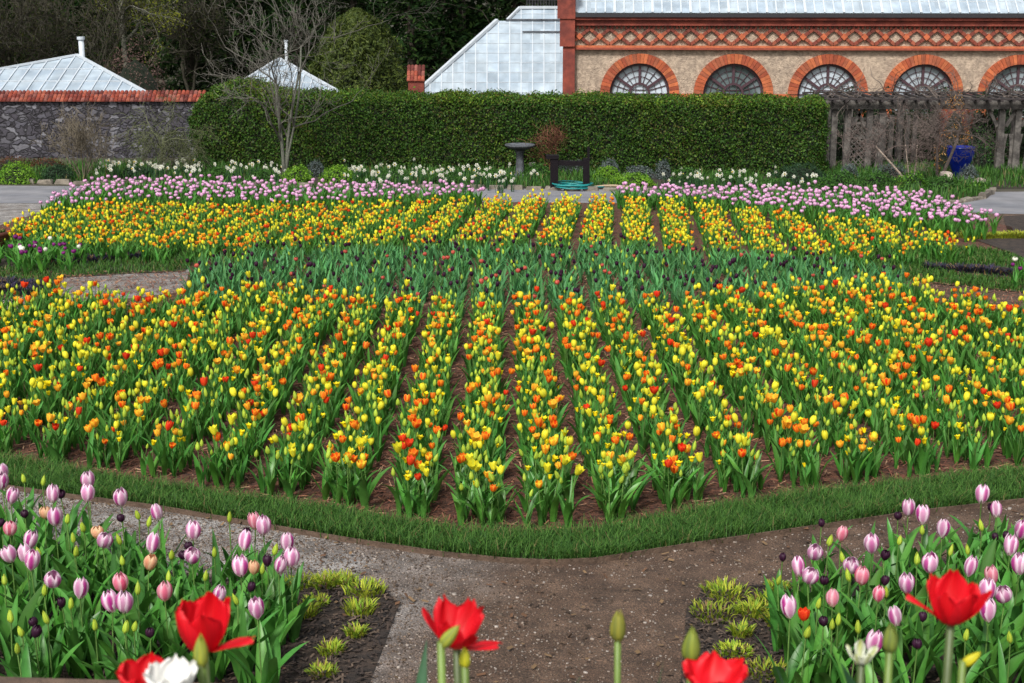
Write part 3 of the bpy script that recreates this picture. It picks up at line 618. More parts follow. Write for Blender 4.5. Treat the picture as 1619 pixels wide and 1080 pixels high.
def big_bud(px, py, Y, hb, label, leaves, tilt=0, seed=1, c=((.40, .42, .05), (.24, .30, .06))):
    x, y, z = P(px, py, Y); r = np.random.default_rng(seed); root = empty('tulip', (x, y, TERR)); tag(root, label, 'tulip bud', 'tulip buds on the terrace'); h = z-TERR-hb/2
    PC['_b'] = (*c, .6, tuple(np.array(c[1])*.8)); KS['_b'] = ('bud', .0155, .060); m_ = flower('_b', r, 2); m_[0] = m_[0]*hb/.06; f = link('bud', quadmesh('bud', *m_, M['petal'], smooth=True), root); f.location = (0, 0, h); f.rotation_euler = (0, rad(tilt), 0)
    MB().tube([(0, .01, 0), (.003, .004, h*.5), (0, 0, h+.006)], [.0045, .004, .0045], 10, C=(.16, .25, .05)).build('stem', M['leaf'], root, smooth=True)
    for az, L, Wd, t0, t1, bx in leaves:
        V, F, C = leaf(r, 2, L, Wd, rad(az), rad(t0), rad(t1), np.array((.035, .10, .04))*r.uniform(.8, 1.2), base=(bx, 0, 0))
        link('leaf', quadmesh('leaf', V, F, C, M['leaf'], smooth=True), root)
    return root
# angles: 0 = right, 90 = away, 180 = left, 270 = towards the camera
big_tulip(322, 1027, 1.62, [(80, .072, .060, 62, -6, .035, .5), (150, .068, .058, 62, -8, .03, .5), (215, .070, .060, 64, -8, .03, .5), (285, .066, .060, 60, -6, .035, .5), (30, .070, .05, 60, 0, .03, .5), (345, .066, .034, 70, 62, .02, 1)],
          'large red tulip at left with one petal fallen to the right, above a green bud', [(200, .3, .05, 10, 35, -.02), (10, .34, .05, 5, 30, .03)], seed=3, fs=.95)
big_tulip(722, 1022, 1.66, [(60, .074, .052, 60, 4, .05, .6), (120, .076, .05, 60, 6, .06, .6), (185, .078, .045, 58, 14, .05, .6), (250, .066, .05, 62, 2, .03, .6), (300, .058, .042, 70, 20, .03, .8), (350, .060, .036, 84, 70, .02, 1), (15, .07, .05, 55, 8, .05, .6)],
          'large red tulip with ragged upright petals near the middle, over bare path', [(190, .22, .045, 8, 22, -.03), (350, .25, .05, 12, 34, .05), (260, .20, .04, 5, 15, .0)], seed=4, fs=.80)
big_tulip(1503, 985, 1.60, [(75, .078, .056, 54, -6, .05, .6), (130, .074, .05, 56, 0, .04, .6), (185, .080, .030, 50, 50, .0, .8), (235, .066, .05, 58, -4, .03, .6), (300, .068, .056, 58, -2, .03, .6), (350, .072, .046, 56, 20, .02, .8), (30, .066, .05, 62, 10, .04, .7)],
          'large red tulip at right, petals flaring wide like a star', [(160, .3, .05, 20, 50, -.04), (20, .32, .05, 15, 45, .05)], seed=5, fs=.80)
big_tulip(232, 1102, 1.50, [(90, .052, .05, 62, 4, .03, .6), (150, .05, .05, 62, 6, .03, .6), (210, .05, .05, 62, 6, .03, .6), (270, .048, .05, 60, 6, .03, .6), (330, .05, .05, 60, 4, .03, .6), (30, .05, .05, 60, 6, .03, .6)],
          'red tulip cut off by the bottom edge beside a white one', [(180, .2, .04, 20, 60, -.02)], seed=6)
big_tulip(1130, 1098, 1.50, [(90, .050, .055, 66, 14, .03, .6), (150, .05, .055, 66, 20, .04, .6), (210, .05, .055, 66, 22, .04, .6), (270, .046, .055, 64, 16, .04, .6), (330, .05, .055, 64, 20, .04, .6), (30, .05, .055, 64, 22, .03, .6)],
          'red tulip cut off by the bottom edge right of the middle', [(180, .2, .04, 20, 60, -.02)], seed=7)
big_tulip(272, 1100, 1.42, [(90, .044, .045, 62, 4, .05, .6), (150, .042, .045, 62, 8, .05, .6), (210, .042, .045, 62, 8, .05, .6), (270, .040, .045, 60, 6, .05, .6), (330, .042, .045, 60, 8, .05, .6), (30, .042, .045, 60, 6, .05, .6)],
          'white tulip at the bottom edge in front of a red one', [(0, .2, .04, 20, 60, .02)], e=(.8, .8, .78), fl=(.78, .78, .74), seed=8)
big_bud(318, 1031, 1.45, .036, 'green tulip bud in front of the large red tulip at left', [(20, .26, .04, 8, 30, .02)], seed=1)
big_bud(977, 988, 1.75, .048, 'slim yellow-green tulip bud standing alone over the bare path', [(15, .4, .03, 4, 12, .02), (170, .36, .035, 4, 14, -.02)], seed=2, c=((.36, .34, .05), (.22, .24, .05)))
big_bud(697, 1000, 1.52, .036, 'yellow-green tulip bud leaning before the middle red tulip', [], tilt=38, seed=3)
big_bud(735, 1040, 1.55, .026, 'small yellow tulip bud below the middle red tulip', [(200, .2, .035, 4, 12, -.02)], seed=4, c=((.6, .55, .03), (.4, .45, .03)))
big_bud(1093, 1022, 1.55, .042, 'green tulip bud above the red tulip at the bottom edge', [(10, .3, .035, 5, 20, .02)], seed=5, c=((.30, .36, .05), (.18, .24, .05)))
big_bud(1408, 1008, 1.55, .038, 'dull green tulip bud left of the star-shaped red tulip', [(200, .3, .04, 8, 22, -.02), (20, .28, .05, 8, 26, .03)], seed=6, c=((.24, .3, .05), (.15, .2, .05)))
big_bud(1523, 1037, 1.55, .024, 'tiny yellow bud under the star-shaped red tulip', [], tilt=50, seed=7, c=((.7, .62, .03), (.5, .5, .03)))
# white and green parrot tulip
big_tulip(1362, 1048, 1.70, [(90, .040, .022, 40, -10, .04, .7), (160, .036, .020, 50, 10, .04, .7), (230, .03, .022, 50, 10, .04, .7), (290, .030, .022, 50, 0, .04, .7), (20, .036, .022, 50, 20, .04, .7)],
          'small ragged white and lime flower between the right bed and the camera', [(180, .3, .03, 5, 20, -.02)], e=(.75, .78, .68), fl=(.5, .56, .12), seed=9, fs=.7)
# leaves rising from the terrace on their own plants
for i, (px, py, az, L, Wd) in enumerate([(650, 1040, 100, .30, .035), (795, 1035, 10, .34, .032), (1010, 1030, 30, .33, .026), (1460, 1020, 180, .36, .06), (1590, 1040, 20, .3, .05), (60, 1045, 170, .3, .04), (500, 1060, 20, .28, .035), (1250, 1060, 200, .28, .035), (1340, 1040, 150, .28, .035)]):
    x, y, z = P(px, py, 1.7); e = empty('tulip', (x, y, TERR)); tag(e, f'flowerless tulip leaves close to the camera, {ordw(i+1)} clump on the terrace', 'tulip leaves', 'leaf clumps on the terrace')
    r = np.random.default_rng(60+i); hgt = max(.10, z-TERR)*.85
    for j in range(2):
        V, F, C = leaf(r, 2, hgt*(1.15-.2*j), Wd*1.2, rad(az+j*150), rad(6), rad(26+12*j), np.array((.035, .10, .045))*r.uniform(.8, 1.3))
        link('leaf', quadmesh('leaf', V, F, C, M['leaf'], smooth=True), e)
mb = MB()
mb.add([(-6, -3, TERR-.02), (6, -3, TERR-.02), (6, 2.02, TERR-.02), (-6, 2.16, TERR-.02)], [(0, 1, 2, 3)])
tag(mb.build('terrace', M['soil']), kind='structure')
root = empty('retaining_wall', (0, 2.2, 0)); tag(root, 'timber topped retaining wall at the bottom left edge', 'wall')
ca, cb = P(-100, 1069, 2.30), P(260, 1080, 2.26); dz_ = (cb[2]-ca[2])/(cb[0]-ca[0]); dy_ = (cb[1]-ca[1])/(cb[0]-ca[0]); ex = lambda x: (x, ca[1]+dy_*(x-ca[0])-2.2, ca[2]+dz_*(x-ca[0]))
A_, B_ = ex(-3.), ex(1.6)
mb = MB(); mb.bar((A_[0], A_[1]-.04, .8), (B_[0], B_[1]-.04, .8), .10, 1.55, up=(0, 1, 0)); mb.build('wall', M['stone'], root)
mb = MB(); mb.bar((A_[0], A_[1]-.06, A_[2]-.03), (B_[0], B_[1]-.06, B_[2]-.03), .06, .13, up=(0, 1, 0)); mb.build('timber_cap', M['timber'], root)

# ------------------------------------------------------------------ leaf clouds, mounds, lime clumps
def cloud(Pn, Nn, size, asp, cols, r, jit=.8):
    n = len(Pn); N = Nn+r.normal(0, jit, (n, 3)); N /= np.linalg.norm(N, axis=1)[:, None]+1e-9
    T = np.cross(N, r.normal(0, 1, (n, 3))); T /= np.linalg.norm(T, axis=1)[:, None]+1e-9; B = np.cross(N, T)
    s = (size*r.uniform(.6, 1.3, n))[:, None]
    V = np.stack([Pn-T*s*.5, Pn+B*s*asp*.5, Pn+T*s*.5, Pn-B*s*asp*.5], 1).reshape(-1, 3)
    cols = np.array(cols); t = r.uniform(0, 1, (n, 1)); k = r.integers(0, len(cols), n); C = cols[k]*r.uniform(.75, 1.25, (n, 1))
    return V, np.arange(4*n).reshape(-1, 4), np.repeat(C, 4, 0)
def mound(name, x, y, rx, ry, h, cols, n, size, label, cat, group=None, seed=1, asp=.45, lump=.12, upr=0, inner=(.01, .02, .008)):
    r = np.random.default_rng(seed); d = r.normal(0, 1, (n, 3)); d /= np.linalg.norm(d, axis=1)[:, None]; d[:, 2] = np.abs(d[:, 2])
    l = 1+lump*np.sin(d[:, 0]*6+seed)*np.cos(d[:, 1]*5+seed)+lump*.5*np.sin(d[:, 0]*13+d[:, 2]*9+seed*2); l *= r.uniform(.8, 1.05, n)
    Pn = d*np.array([rx, ry, h])*l[:, None]; Nn = d*1.0; Nn[:, 2] -= upr
    root = empty(name, (x, y, gz(y))); tag(root, label, cat, group)
    V, F, C = cloud(Pn, Nn, size, asp, cols, r); link('foliage', quadmesh('foliage', V, F, C, M['plant']), root)
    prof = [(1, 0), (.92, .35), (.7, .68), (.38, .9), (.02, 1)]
    mb = MB().lathe([(.82*a, .8*b*h) for a, b in prof], 12, C=inner); ob = mb.build('branches_or_hull', M['dark'], root, smooth=True); ob.scale = (rx, ry, 1)  # added solid dark hull, closes the mound to view behind its leaves
    return root
LIME = [(.30, .40, .03), (.42, .46, .05), (.20, .33, .03)]
def tuft(px, py, rr, label, seed, n=42, cols=LIME, hgt=.06, wd=.009, group='lime green sprouting clumps on the dark soil'):
    x, y = G(px, py+6); r = np.random.default_rng(seed); parts = []; hgt *= r.uniform(.6, 1.25); dull = r.uniform(.7, 1.05)
    for k in range(n):
        a = r.uniform(0, 6.28); d = rr*math.sqrt(r.uniform(0, 1)); c = np.array(cols[int(r.integers(len(cols)))])*r.uniform(.7, 1.2)*dull
        if r.uniform(0, 1) < .10: c = np.array((.22, .15, .06))*r.uniform(.6, 1.2)
        parts.append(('leaf', leaf(r, 1, hgt*r.uniform(.6, 1.2), wd, a+r.normal(0, .6), rad(r.uniform(5, 25)), rad(r.uniform(40, 110)), c, base=(d*math.cos(a), d*math.sin(a), 0))))
    o = link('lime_clump', quadmesh('lime_clump', *merge(parts), M['plant'], smooth=True)); o.location = (x, y, gz(y)+.012); tag(o, label, 'plant', group); return o
TL = [(500, 952, .07), (516, 922, .09), (577, 934, .11), (568, 966, .08), (563, 1002, .05), (486, 972, .06), (525, 1030, .06), (510, 1064, .07), (545, 922, .06), (470, 925, .08)]
TR = [(1147, 938, .12), (1128, 970, .13), (1212, 950, .09), (1190, 968, .09), (1160, 1030, .09), (1215, 1062, .12), (1172, 1002, .05), (1230, 930, .06), (1225, 985, .05)]
for i, (a, b, c_) in enumerate(sorted(TL)): tuft(a, b, c_, f'lime green clump, {ordw(i+1)} from the left on the dark soil beside the left bed', 100+i, n=int(45+c_*(700+900*((i*7) % 5)/4)))
for i, (a, b, c_) in enumerate(sorted(TR)): tuft(a, b, c_, f'lime green clump, {ordw(i+1)} from the left on the dark soil beside the right bed', 130+i, n=int(45+c_*(700+900*((i*7) % 5)/4)))
VIOL = [(.03, .028, .06), (.05, .04, .09), (.025, .045, .025), (.045, .035, .05)]
r9 = np.random.default_rng(91)
def lowrow(a, b, n, word, cols, hgt=.10, rr=.15, name='violet_clump'):
    for i in range(n):
        t = i/(n-1); px, py = a[0]+(b[0]-a[0])*t, a[1]+(b[1]-a[1])*t
        o = tuft(px, py-6, rr, f'{word}, {ordw(i+1)} from the left', 200+i+int(a[0]), n=150, cols=cols, hgt=hgt, group=word, wd=.016); o.name = name
lowrow((88, 420), (252, 407), 12, 'dark violet leaved clump in the left side bed', VIOL)
lowrow((-10, 452), (72, 460), 7, 'dark violet leaved clump in the lower left bed', VIOL)
lowrow((-10, 462), (60, 468), 6, 'dark leaved clump at the front of the lower left bed', VIOL)
lowrow((1478, 428), (1619, 438), 11, 'dark violet leaved clump in the right side bed', VIOL)
lowrow((1530, 377), (1625, 377), 10, 'lime yellow low clump before the dark soil at right', [(.42, .44, .04), (.3, .38, .04)], rr=.16)

# ------------------------------------------------------------------ hedge
def unitbox(n, hx, hy, hz, r0, r, faces=('f', 'b', 't', 'l', 'r')):
    ar = {'f': hx*hz, 'b': hx*hz*.3, 't': hx*hy*1.2, 'l': hy*hz, 'r': hy*hz}; tot = sum(ar[f] for f in faces); X = []
    for f in faces:
        k = int(n*ar[f]/tot); a, b = r.uniform(-1, 1, k), r.uniform(-1, 1, k); o = np.ones(k)
        X.append({'f': np.c_[a*hx, -o*hy, b*hz], 'b': np.c_[a*hx, o*hy, b*hz], 't': np.c_[a*hx, b*hy, o*hz], 'l': np.c_[-o*hx, a*hy, b*hz], 'r': np.c_[o*hx, a*hy, b*hz]}[f])
    q = np.concatenate(X); inner = np.clip(q, [-hx+r0, -hy+r0, -hz], [hx-r0, hy-r0, hz-r0]); d = q-inner; N = d/(np.linalg.norm(d, axis=1)[:, None]+1e-9)
    return inner+N*r0, N
ha = P(293, 152, 34.5); hb_ = P(1308, 163, 32.3)
ga = gz(34.5)
L_ = math.hypot(hb_[0]-ha[0], hb_[1]-ha[1]); yaw = math.atan2(hb_[1]-ha[1], hb_[0]-ha[0]); zt = P(800, 155, 33.4)[2]; zb = gz(33.4)
hz = (zt-zb)/2; r = np.random.default_rng(17)
root = empty('hedge', ((ha[0]+hb_[0])/2-math.sin(yaw)*.6, (ha[1]+hb_[1])/2+math.cos(yaw)*.6, zb), yaw); tag(root, 'long clipped dark green hedge with a rounded left end', 'hedge')
Pn, Nn = unitbox(125000, L_/2, .65, hz, .22, r)
def lift(Pn):
    Pn = Pn.copy(); Pn[:, 2] += hz; x = Pn[:, 0]+L_/2; t = (Pn[:, 2]/(2*hz))**3
    Pn[:, 2] += t*(.26*np.exp(-((x-1.15)/1.0)**2)+.02*np.sin(x*2.1)+.015*np.sin(x*5.3))
    d = np.clip((1.25-x)/1.25, 0, 1); e = 1-np.sqrt(np.maximum(0, 1-d*d)); Pn[:, 2] -= t*.75*e; Pn[:, 1] *= 1-.45*e
    Pn[:, 0] += .10*e*(Pn[:, 2] < .5)
    Pn[:, 1] += .04*np.sin(x*1.7)*np.cos(Pn[:, 2]*3)+.03*np.sin(x*4.1+Pn[:, 2]*5)
    return Pn
Pl = lift(Pn); Pl += Nn*(r.normal(-.02, .05, (len(Pl), 1))+.035*(np.sin(Pl[:, 0]*9+Pl[:, 2]*4)*np.sin(Pl[:, 2]*11+Pl[:, 0]*3))[:, None])
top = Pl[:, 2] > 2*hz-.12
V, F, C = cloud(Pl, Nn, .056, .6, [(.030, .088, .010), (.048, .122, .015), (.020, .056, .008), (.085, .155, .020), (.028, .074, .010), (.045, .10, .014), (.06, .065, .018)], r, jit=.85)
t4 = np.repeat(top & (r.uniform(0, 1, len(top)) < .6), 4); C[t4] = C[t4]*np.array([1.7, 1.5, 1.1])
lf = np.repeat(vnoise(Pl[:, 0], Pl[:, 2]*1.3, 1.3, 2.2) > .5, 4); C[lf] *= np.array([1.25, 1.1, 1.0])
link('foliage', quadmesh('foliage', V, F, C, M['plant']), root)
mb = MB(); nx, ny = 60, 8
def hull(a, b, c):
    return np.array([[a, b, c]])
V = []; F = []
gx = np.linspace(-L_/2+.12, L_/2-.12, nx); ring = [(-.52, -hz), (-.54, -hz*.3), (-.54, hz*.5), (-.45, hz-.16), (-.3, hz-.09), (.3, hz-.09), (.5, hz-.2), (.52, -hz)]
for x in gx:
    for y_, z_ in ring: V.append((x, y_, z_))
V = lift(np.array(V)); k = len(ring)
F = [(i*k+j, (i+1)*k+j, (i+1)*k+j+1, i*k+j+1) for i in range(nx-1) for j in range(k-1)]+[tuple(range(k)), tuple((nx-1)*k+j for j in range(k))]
mb.add(V, F, (.01, .02, .01)); mb.build('dark_hull', M['dark'], root)  # added solid dark core so the hedge can't be seen through

# ------------------------------------------------------------------ garden wall with tile coping, chimney pier
def tiles(mb, x0, x1, y, z, dep, slope, r, tw=.10, rows_=3):
    n = int((x1-x0)/tw)
    for i in range(n):
        for j in range(rows_):
            c = np.array([(.24, .055, .035), (.17, .04, .03), (.29, .085, .055), (.12, .035, .03), (.22, .08, .065)][int(r.integers(5))])*r.uniform(.8, 1.15)
            cx = x0+(i+.5)*tw+(tw/2 if j % 2 else 0)*0; yy = y+dep*j/rows_; zz = z+slope*dep*j/rows_+.012*j; ll = dep/rows_*1.25; V = []; m_ = 5
            for e in (0, 1):
                for kq in range(m_+1): a = math.pi*kq/m_; V.append((cx-math.cos(a)*tw*.48, yy+e*ll, zz+math.sin(a)*tw*.42+e*ll*slope-(.01 if e else 0)))
            F = [(q_, q_+1, q_+m_+2, q_+m_+1) for q_ in range(m_)]+[tuple(range(m_, -1, -1))]
            mb.add(V, F, c)
wa = P(-80, 160, 37.5); wb = P(330, 163, 37.5)
root = empty('garden_wall', (wa[0], 37.5, gz(37.5))); tag(root, 'dark rubble stone garden wall capped with red clay tiles', 'wall')
Lw = wb[0]-wa[0]; zc = P(160, 160, 37.5)[2]-gz(37.5)
MB().box((Lw/2, .2, zc/2), (Lw, .4, zc)).build('wall', M['stone'], root)
mb = MB(); tiles(mb, -.1, Lw, -.1, zc+.0, .34, .55, np.random.default_rng(5), tw=.105); mb.build('tile_coping', M['tile'], root)
cx, cy, cz = P(658, 150, 39); gzc = gz(39); wpx = 39*1.02/FPX
root = empty('wall_pier', (cx, cy, gzc)); tag(root, 'small brick pier with a tiled cap showing above the hedge', 'pier')
zt_ = P(658, 128, 39)[2]-gzc; MB().box((0, .2, zt_/2), (24*wpx, .42, zt_)).build('shaft', M['brick'], root)
mb = MB(); tiles(mb, -14*wpx, 14*wpx, -.06, zt_, .3, 1.1, np.random.default_rng(6), tw=.095, rows_=3); mb.build('tiled_cap', M['tile'], root)

# ------------------------------------------------------------------ conservatory
class Frame:
    def __init__(s, px, Y, yaw, zg):
        x, y, z = P(px, 100, Y); s.o = np.array([x, y, zg]); s.yaw = yaw; c, n = math.cos(yaw), math.sin(yaw); s.R = np.array([[c, n, 0], [-n, c, 0], [0, 0, 1]])
    def hit(s, px, py, n=(0, 1, 0), p0=(0, 0, 0)):
        o = s.R @ (np.array([0, 0, CAMZ])-s.o); d = s.R @ ray(px, py); n = np.array(n, float); t = (n @ (np.array(p0)-o))/(n @ d)
        return o+d*t
FR = Frame(900, 52, rad(-3), gz(52)); root = empty('conservatory', FR.o.tolist(), FR.yaw)
tag(root, 'long brick and pebble-dash conservatory with glass roofs and arched windows', 'conservatory')
hp = lambda px, py, dy=0: FR.hit(px, py, p0=(0, dy, 0))
u0 = hp(900, 100)[0]; u1 = hp(1760, 100)[0]
zF0 = hp(1000, 73)[2]; zF1 = hp(1000, 42)[2]; zB = hp(1000, 27)[2]; zG = hp(1000, 21)[2]
arc = [(1011, 148), (1159, 150), (1308, 152), (1458, 154), (1608, 157), (1760, 159)]
AC = [hp(a, b) for a, b in arc]; zs = AC[0][2]; Ro = 62.5/ppm(52)*1.0; Ri = 48/ppm(52)
Ro = (hp(1074, 140)[0]-hp(949, 140)[0])/2; Ri = (hp(1058.5, 140)[0]-hp(963.5, 140)[0])/2
# wall with arched openings: strips round each arch
mb = MB(); ztop_ = zB; left = u0
def wallpoly(pts): mb.add([(a, 0, b) for a, b in pts], [tuple(range(len(pts)))])
for i, c_ in enumerate(AC):
    a = c_[0]; right = (AC[i+1][0]+a)/2 if i < len(AC)-1 else a+Ro+.8
    wallpoly([(left, 0), (a-Ri, 0), (a-Ri, zs), (left, zs)]); wallpoly([(a+Ri, 0), (right, 0), (right, zs), (a+Ri, zs)])
    n = 16; 
    for k in range(n):
        t0, t1 = math.pi*k/n, math.pi*(k+1)/n; x0, z0 = a+Ri*math.cos(t0), zs+Ri*math.sin(t0); x1, z1 = a+Ri*math.cos(t1), zs+Ri*math.sin(t1)
        wallpoly([(x0, z0), (x0, ztop_), (x1, ztop_), (x1, z1)])
    wallpoly([(left, zs), (a-Ri, zs), (a-Ri, ztop_), (left, ztop_)]); wallpoly([(a+Ri, zs), (right, zs), (right, ztop_), (a+Ri, ztop_)])
    left = right
uR = left
mb.build('wall', M['stucco'], root)
r = np.random.default_rng(8)
for i, c_ in enumerate(AC):
    a = c_[0]; mb = MB(); n = 30
    for k in range(n):
        t0, t1 = math.pi*(k+.04)/n, math.pi*(k+.96)/n; col_ = np.array([(.37, .085, .032), (.28, .060, .026), (.44, .12, .045), (.31, .085, .04)][int(r.integers(4))])*r.uniform(.85, 1.12)
        V = [(a+q*math.cos(t), y_, zs+q*math.sin(t)) for y_ in (-.09, .22) for q, t in ((Ri, t0), (Ro, t0), (Ro, t1), (Ri, t1))]
        mb.add(V, [(0, 3, 2, 1), (4, 5, 6, 7), (0, 1, 5, 4), (1, 2, 6, 5), (2, 3, 7, 6), (3, 0, 4, 7)], col_)
    # jambs below the springing
    for s_ in (-1, 1):
        for k in range(14):
            col_ = np.array([(.42, .10, .035), (.34, .08, .03), (.5, .14, .05)][int(r.integers(3))]); zz = zs-.13-k*.16
            if zz < .1: break
            mb.box((a+s_*(Ri+Ro)/2, .065, zz+.02), (Ro-Ri, .31, .15), C=col_)
    ob = mb.build('brick_arch', M['brickc'], root)
    wr = MB(); yf = .14
    def ring(rr, wdt, dep, n=28, t0=0, t1=math.pi):
        for k in range(n):
            a0, a1 = t0+(t1-t0)*k/n, t0+(t1-t0)*(k+1)/n
            V = [(a+q*math.cos(t), y_, zs+q*math.sin(t)) for y_ in (yf-dep/2, yf+dep/2) for q, t in ((rr-wdt, a0), (rr, a0), (rr, a1), (rr-wdt, a1))]
            wr.add(V, [(0, 3, 2, 1), (4, 5, 6, 7), (0, 1, 5, 4), (2, 3, 7, 6)])
    ring(Ri, Ri*.085, .12); ring(Ri*.36, Ri*.075, .11, 16); ring(Ri*.56, Ri*.018, .03); ring(Ri*.76, Ri*.018, .03)
    for dg in (90, 35, 145):
        t = rad(dg); wr.bar((a+Ri*.33*math.cos(t), yf, zs+Ri*.33*math.sin(t)), (a+Ri*.95*math.cos(t), yf, zs+Ri*.95*math.sin(t)), Ri*.085, .1, up=(0, 1, 0))
    for dg in (17, 53, 72, 108, 127, 163):
        t = rad(dg); wr.bar((a+Ri*.34*math.cos(t), yf, zs+Ri*.34*math.sin(t)), (a+Ri*.95*math.cos(t), yf, zs+Ri*.95*math.sin(t)), Ri*.02, .03, up=(0, 1, 0))
    for q in (-.12, .12): wr.bar((a+Ri*q, yf, zs), (a+Ri*q, yf, zs+Ri*.3), Ri*.02, .03)
    wr.bar((a-Ri*.3, yf, zs+.12), (a+Ri*.3, yf, zs+.12), Ri*.02, .03); wr.bar((a-Ri, yf, zs-.02), (a+Ri, yf, zs-.02), Ri*.03, .08)
    for q in (-.96, -.345, .345, .96): wr.bar((a+Ri*q, yf, .35), (a+Ri*q, yf, zs-.03), Ri*.075, .1)
    for q in (-.65, 0, .65): wr.bar((a+Ri*q, yf, .35), (a+Ri*q, yf, zs-.03), Ri*.02, .03)
    for k in range(1, 7): wr.bar((a-Ri*.93, yf, .35+k*(zs-.4)/7), (a+Ri*.93, yf, .35+k*(zs-.4)/7), Ri*.02, .043)
    wf = wr.build('window', M['frame'], root)
    pn = MB(); V = [(a+Ri*.97*math.cos(math.pi*k/20), .17, zs+Ri*.97*math.sin(math.pi*k/20)) for k in range(21)]+[(a-Ri*.97, .17, .35), (a+Ri*.97, .17, .35)]
    pn.add(V, [tuple(range(len(V)))]); pn.build('pane', M['pane'], wf)
    MB().box((a, .1, .18), (2*Ri+.3, .5, .33)).build('sill', M['brick'], root)
# brick string course between arches
mb = MB(); e_ = u0
for i, c_ in enumerate(AC):
    if c_[0]-Ro-e_ > .05: mb.box(((e_+c_[0]-Ro)/2, -.02, zs-.1), (c_[0]-Ro-e_, .1, .2), C=(.42, .1, .035))
    e_ = c_[0]+Ro
mb.box(((e_+uR)/2, -.02, zs-.1), (uR-e_, .1, .2), C=(.42, .1, .035)); mb.build('string_course', M['brickc'], root)
# frieze of crossed brickwork
mb = MB(); T = (hp(1064, 57)[0]-hp(1000, 57)[0]); zm = (zF0+zF1)/2; am = (zF1-zF0)/2-.07
Lf = uR-u0; n = int(Lf/(T/2))+1
for k in range(n):
    x0 = u0+k*T/2; x1 = x0+T/2
    for s_ in (1, -1):
        z0, z1 = (zm+am*s_*(1 if k % 2 == 0 else -1), zm-am*s_*(1 if k % 2 == 0 else -1))
        m_ = 5
        for q in range(m_):
            ta, tb = q/m_, (q+.93)/m_; c_ = np.array([(.23, .052, .030), (.29, .078, .042), (.17, .040, .027)][int(r.integers(3))])*r.uniform(.8, 1.15)
            mb.bar((x0+(x1-x0)*ta, -.05-(.004 if s_ > 0 else 0), z0+(z1-z0)*ta), (x0+(x1-x0)*tb, -.05-(.004 if s_ > 0 else 0), z0+(z1-z0)*tb), .105, .10, C=c_)
    mb.box(((x0+x1)/2, -.07, zm), (.17, .14, .17), C=(.44, .11, .045), rot=Matrix.Rotation(rad(45), 4, 'Y'))
mb.box((u0+Lf/2, -.06, zF0-.01), (Lf, .14, .07), C=(.42, .12, .05)); mb.box((u0+Lf/2, -.09, zF0-.08), (Lf, .2, .07), C=(.26, .06, .035))
mb.build('frieze', M['brickc'], root)
mb = MB(); mb.box((u0+Lf/2, -.1, (zF1+zB)/2), (Lf, .22, zB-zF1-.08)); mb.box((u0+Lf/2, -.16, zB-.04), (Lf, .34, .10))
for k in range(int(Lf/.16)): mb.box((u0+k*.16+.05, -.06, zF1-.025), (.08, .12, .09))
mb.build('cornice', M['brick'], root)
MB().box((u0+Lf/2, -.3, zB+.07), (Lf, .2, .13)).build('gutter', M['iron'], root)
# pier at the left corner
pw_ = (hp(909, 100)[0]-hp(890, 100)[0]); pc = (hp(909, 100)[0]+hp(890, 100)[0])/2
mb = MB(); mb.box((pc, -.05, zF0/2), (pw_, .5, zF0)); mb.box((pc-.06, -.09, (zF0+zB)/2), (pw_+.1, .58, zB-zF0)); mb.box((pc-.1, -.12, zB+.5), (pw_+.2, .62, 1.1)); mb.box((pc-.1, -.14, zB+1.1), (pw_+.34, .76, .14))
mb.build('corner_pier', M['brick'], root)
# main glass roof
K = .75
p0 = hp(908, 22, -.2); zr0 = zB+.15
mb = MB(); dep = 5.0; mb.add([(u0+.2, -.2, zr0), (uR, -.2, zr0), (uR, dep, zr0+(dep+.2)*K), (u0+.2, dep, zr0+(dep+.2)*K)], [(0, 1, 2, 3)])
rf = mb.build('roof', M['glass'], root)
mb = MB(); bw = (hp(1066, 10)[0]-hp(1051, 10)[0])
for k in range(int((uR-u0)/bw)):
    x = u0+.25+k*bw; mb.bar((x, -.2, zr0+.015), (x, dep, zr0+(dep+.2)*K+.015), .05 if k % 4 else .09, .05, up=(0, 0, 1))
for k in range(1, 10): mb.bar((u0+.2, -.2+k*.5, zr0+k*.5*K+.008), (uR, -.2+k*.5, zr0+k*.5*K+.008), .03, .03, up=(0, 0, 1))
mb.build('glazing_bars', M['white'], rf)
# glass wing at the left: a hipped slope
n_ = (0, 1, -1.0)   # plane y = z - z0
zw = hp(672, 175)[2]; q0 = (0, 0, zw); H = lambda a, b: FR.hit(a, b, n=n_, p0=q0)
poly = [H(640, 164), H(890, 164), H(890, 13), H(822, 13), H(802, 33), H(786, 33)]
mb = MB(); mb.add(poly, [tuple(range(len(poly)))]); wing = mb.build('glass_wing', M['glass'], root)
back = H(890, 13); 
mb = MB(); a_, b_, c_ = H(640, 164), H(786, 33), H(822, 13)
mb.add([a_, b_, (b_[0]+.2, b_[1]+4, b_[2]-2), (a_[0]+.2, a_[1]+8, a_[2])], [(0, 1, 2, 3)]); mb.build('wing_end', M['glass'], root)
mb = MB()
def edge_x(py):   # left outline of the slope at pixel row py
    return 640+(786-640)*(164-py)/(164-33) if py > 33 else 802+(822-802)*(33-py)/20
off = np.array([0, -.03, .03])
for k in range(14):
    px = 878-k*18; lo = H(px, 164); py = 13
    if px < 822: py = 33-(px-802) if px > 802 else 33
    if px < 786: py = 164-(px-640)*(164-33)/(786-640)
    if py < 160: mb.bar(lo+off*.3, H(px, py)+off*.3, .035, .03, up=(0, 0, 1))
for k in range(9):
    py = 146-k*15.5
    if py > 14: mb.bar(H(edge_x(py), py)+off*.2, H(889, py)+off*.2, .022, .02, up=(0, 0, 1))
mb.build('glazing_bars', M['white'], wing)
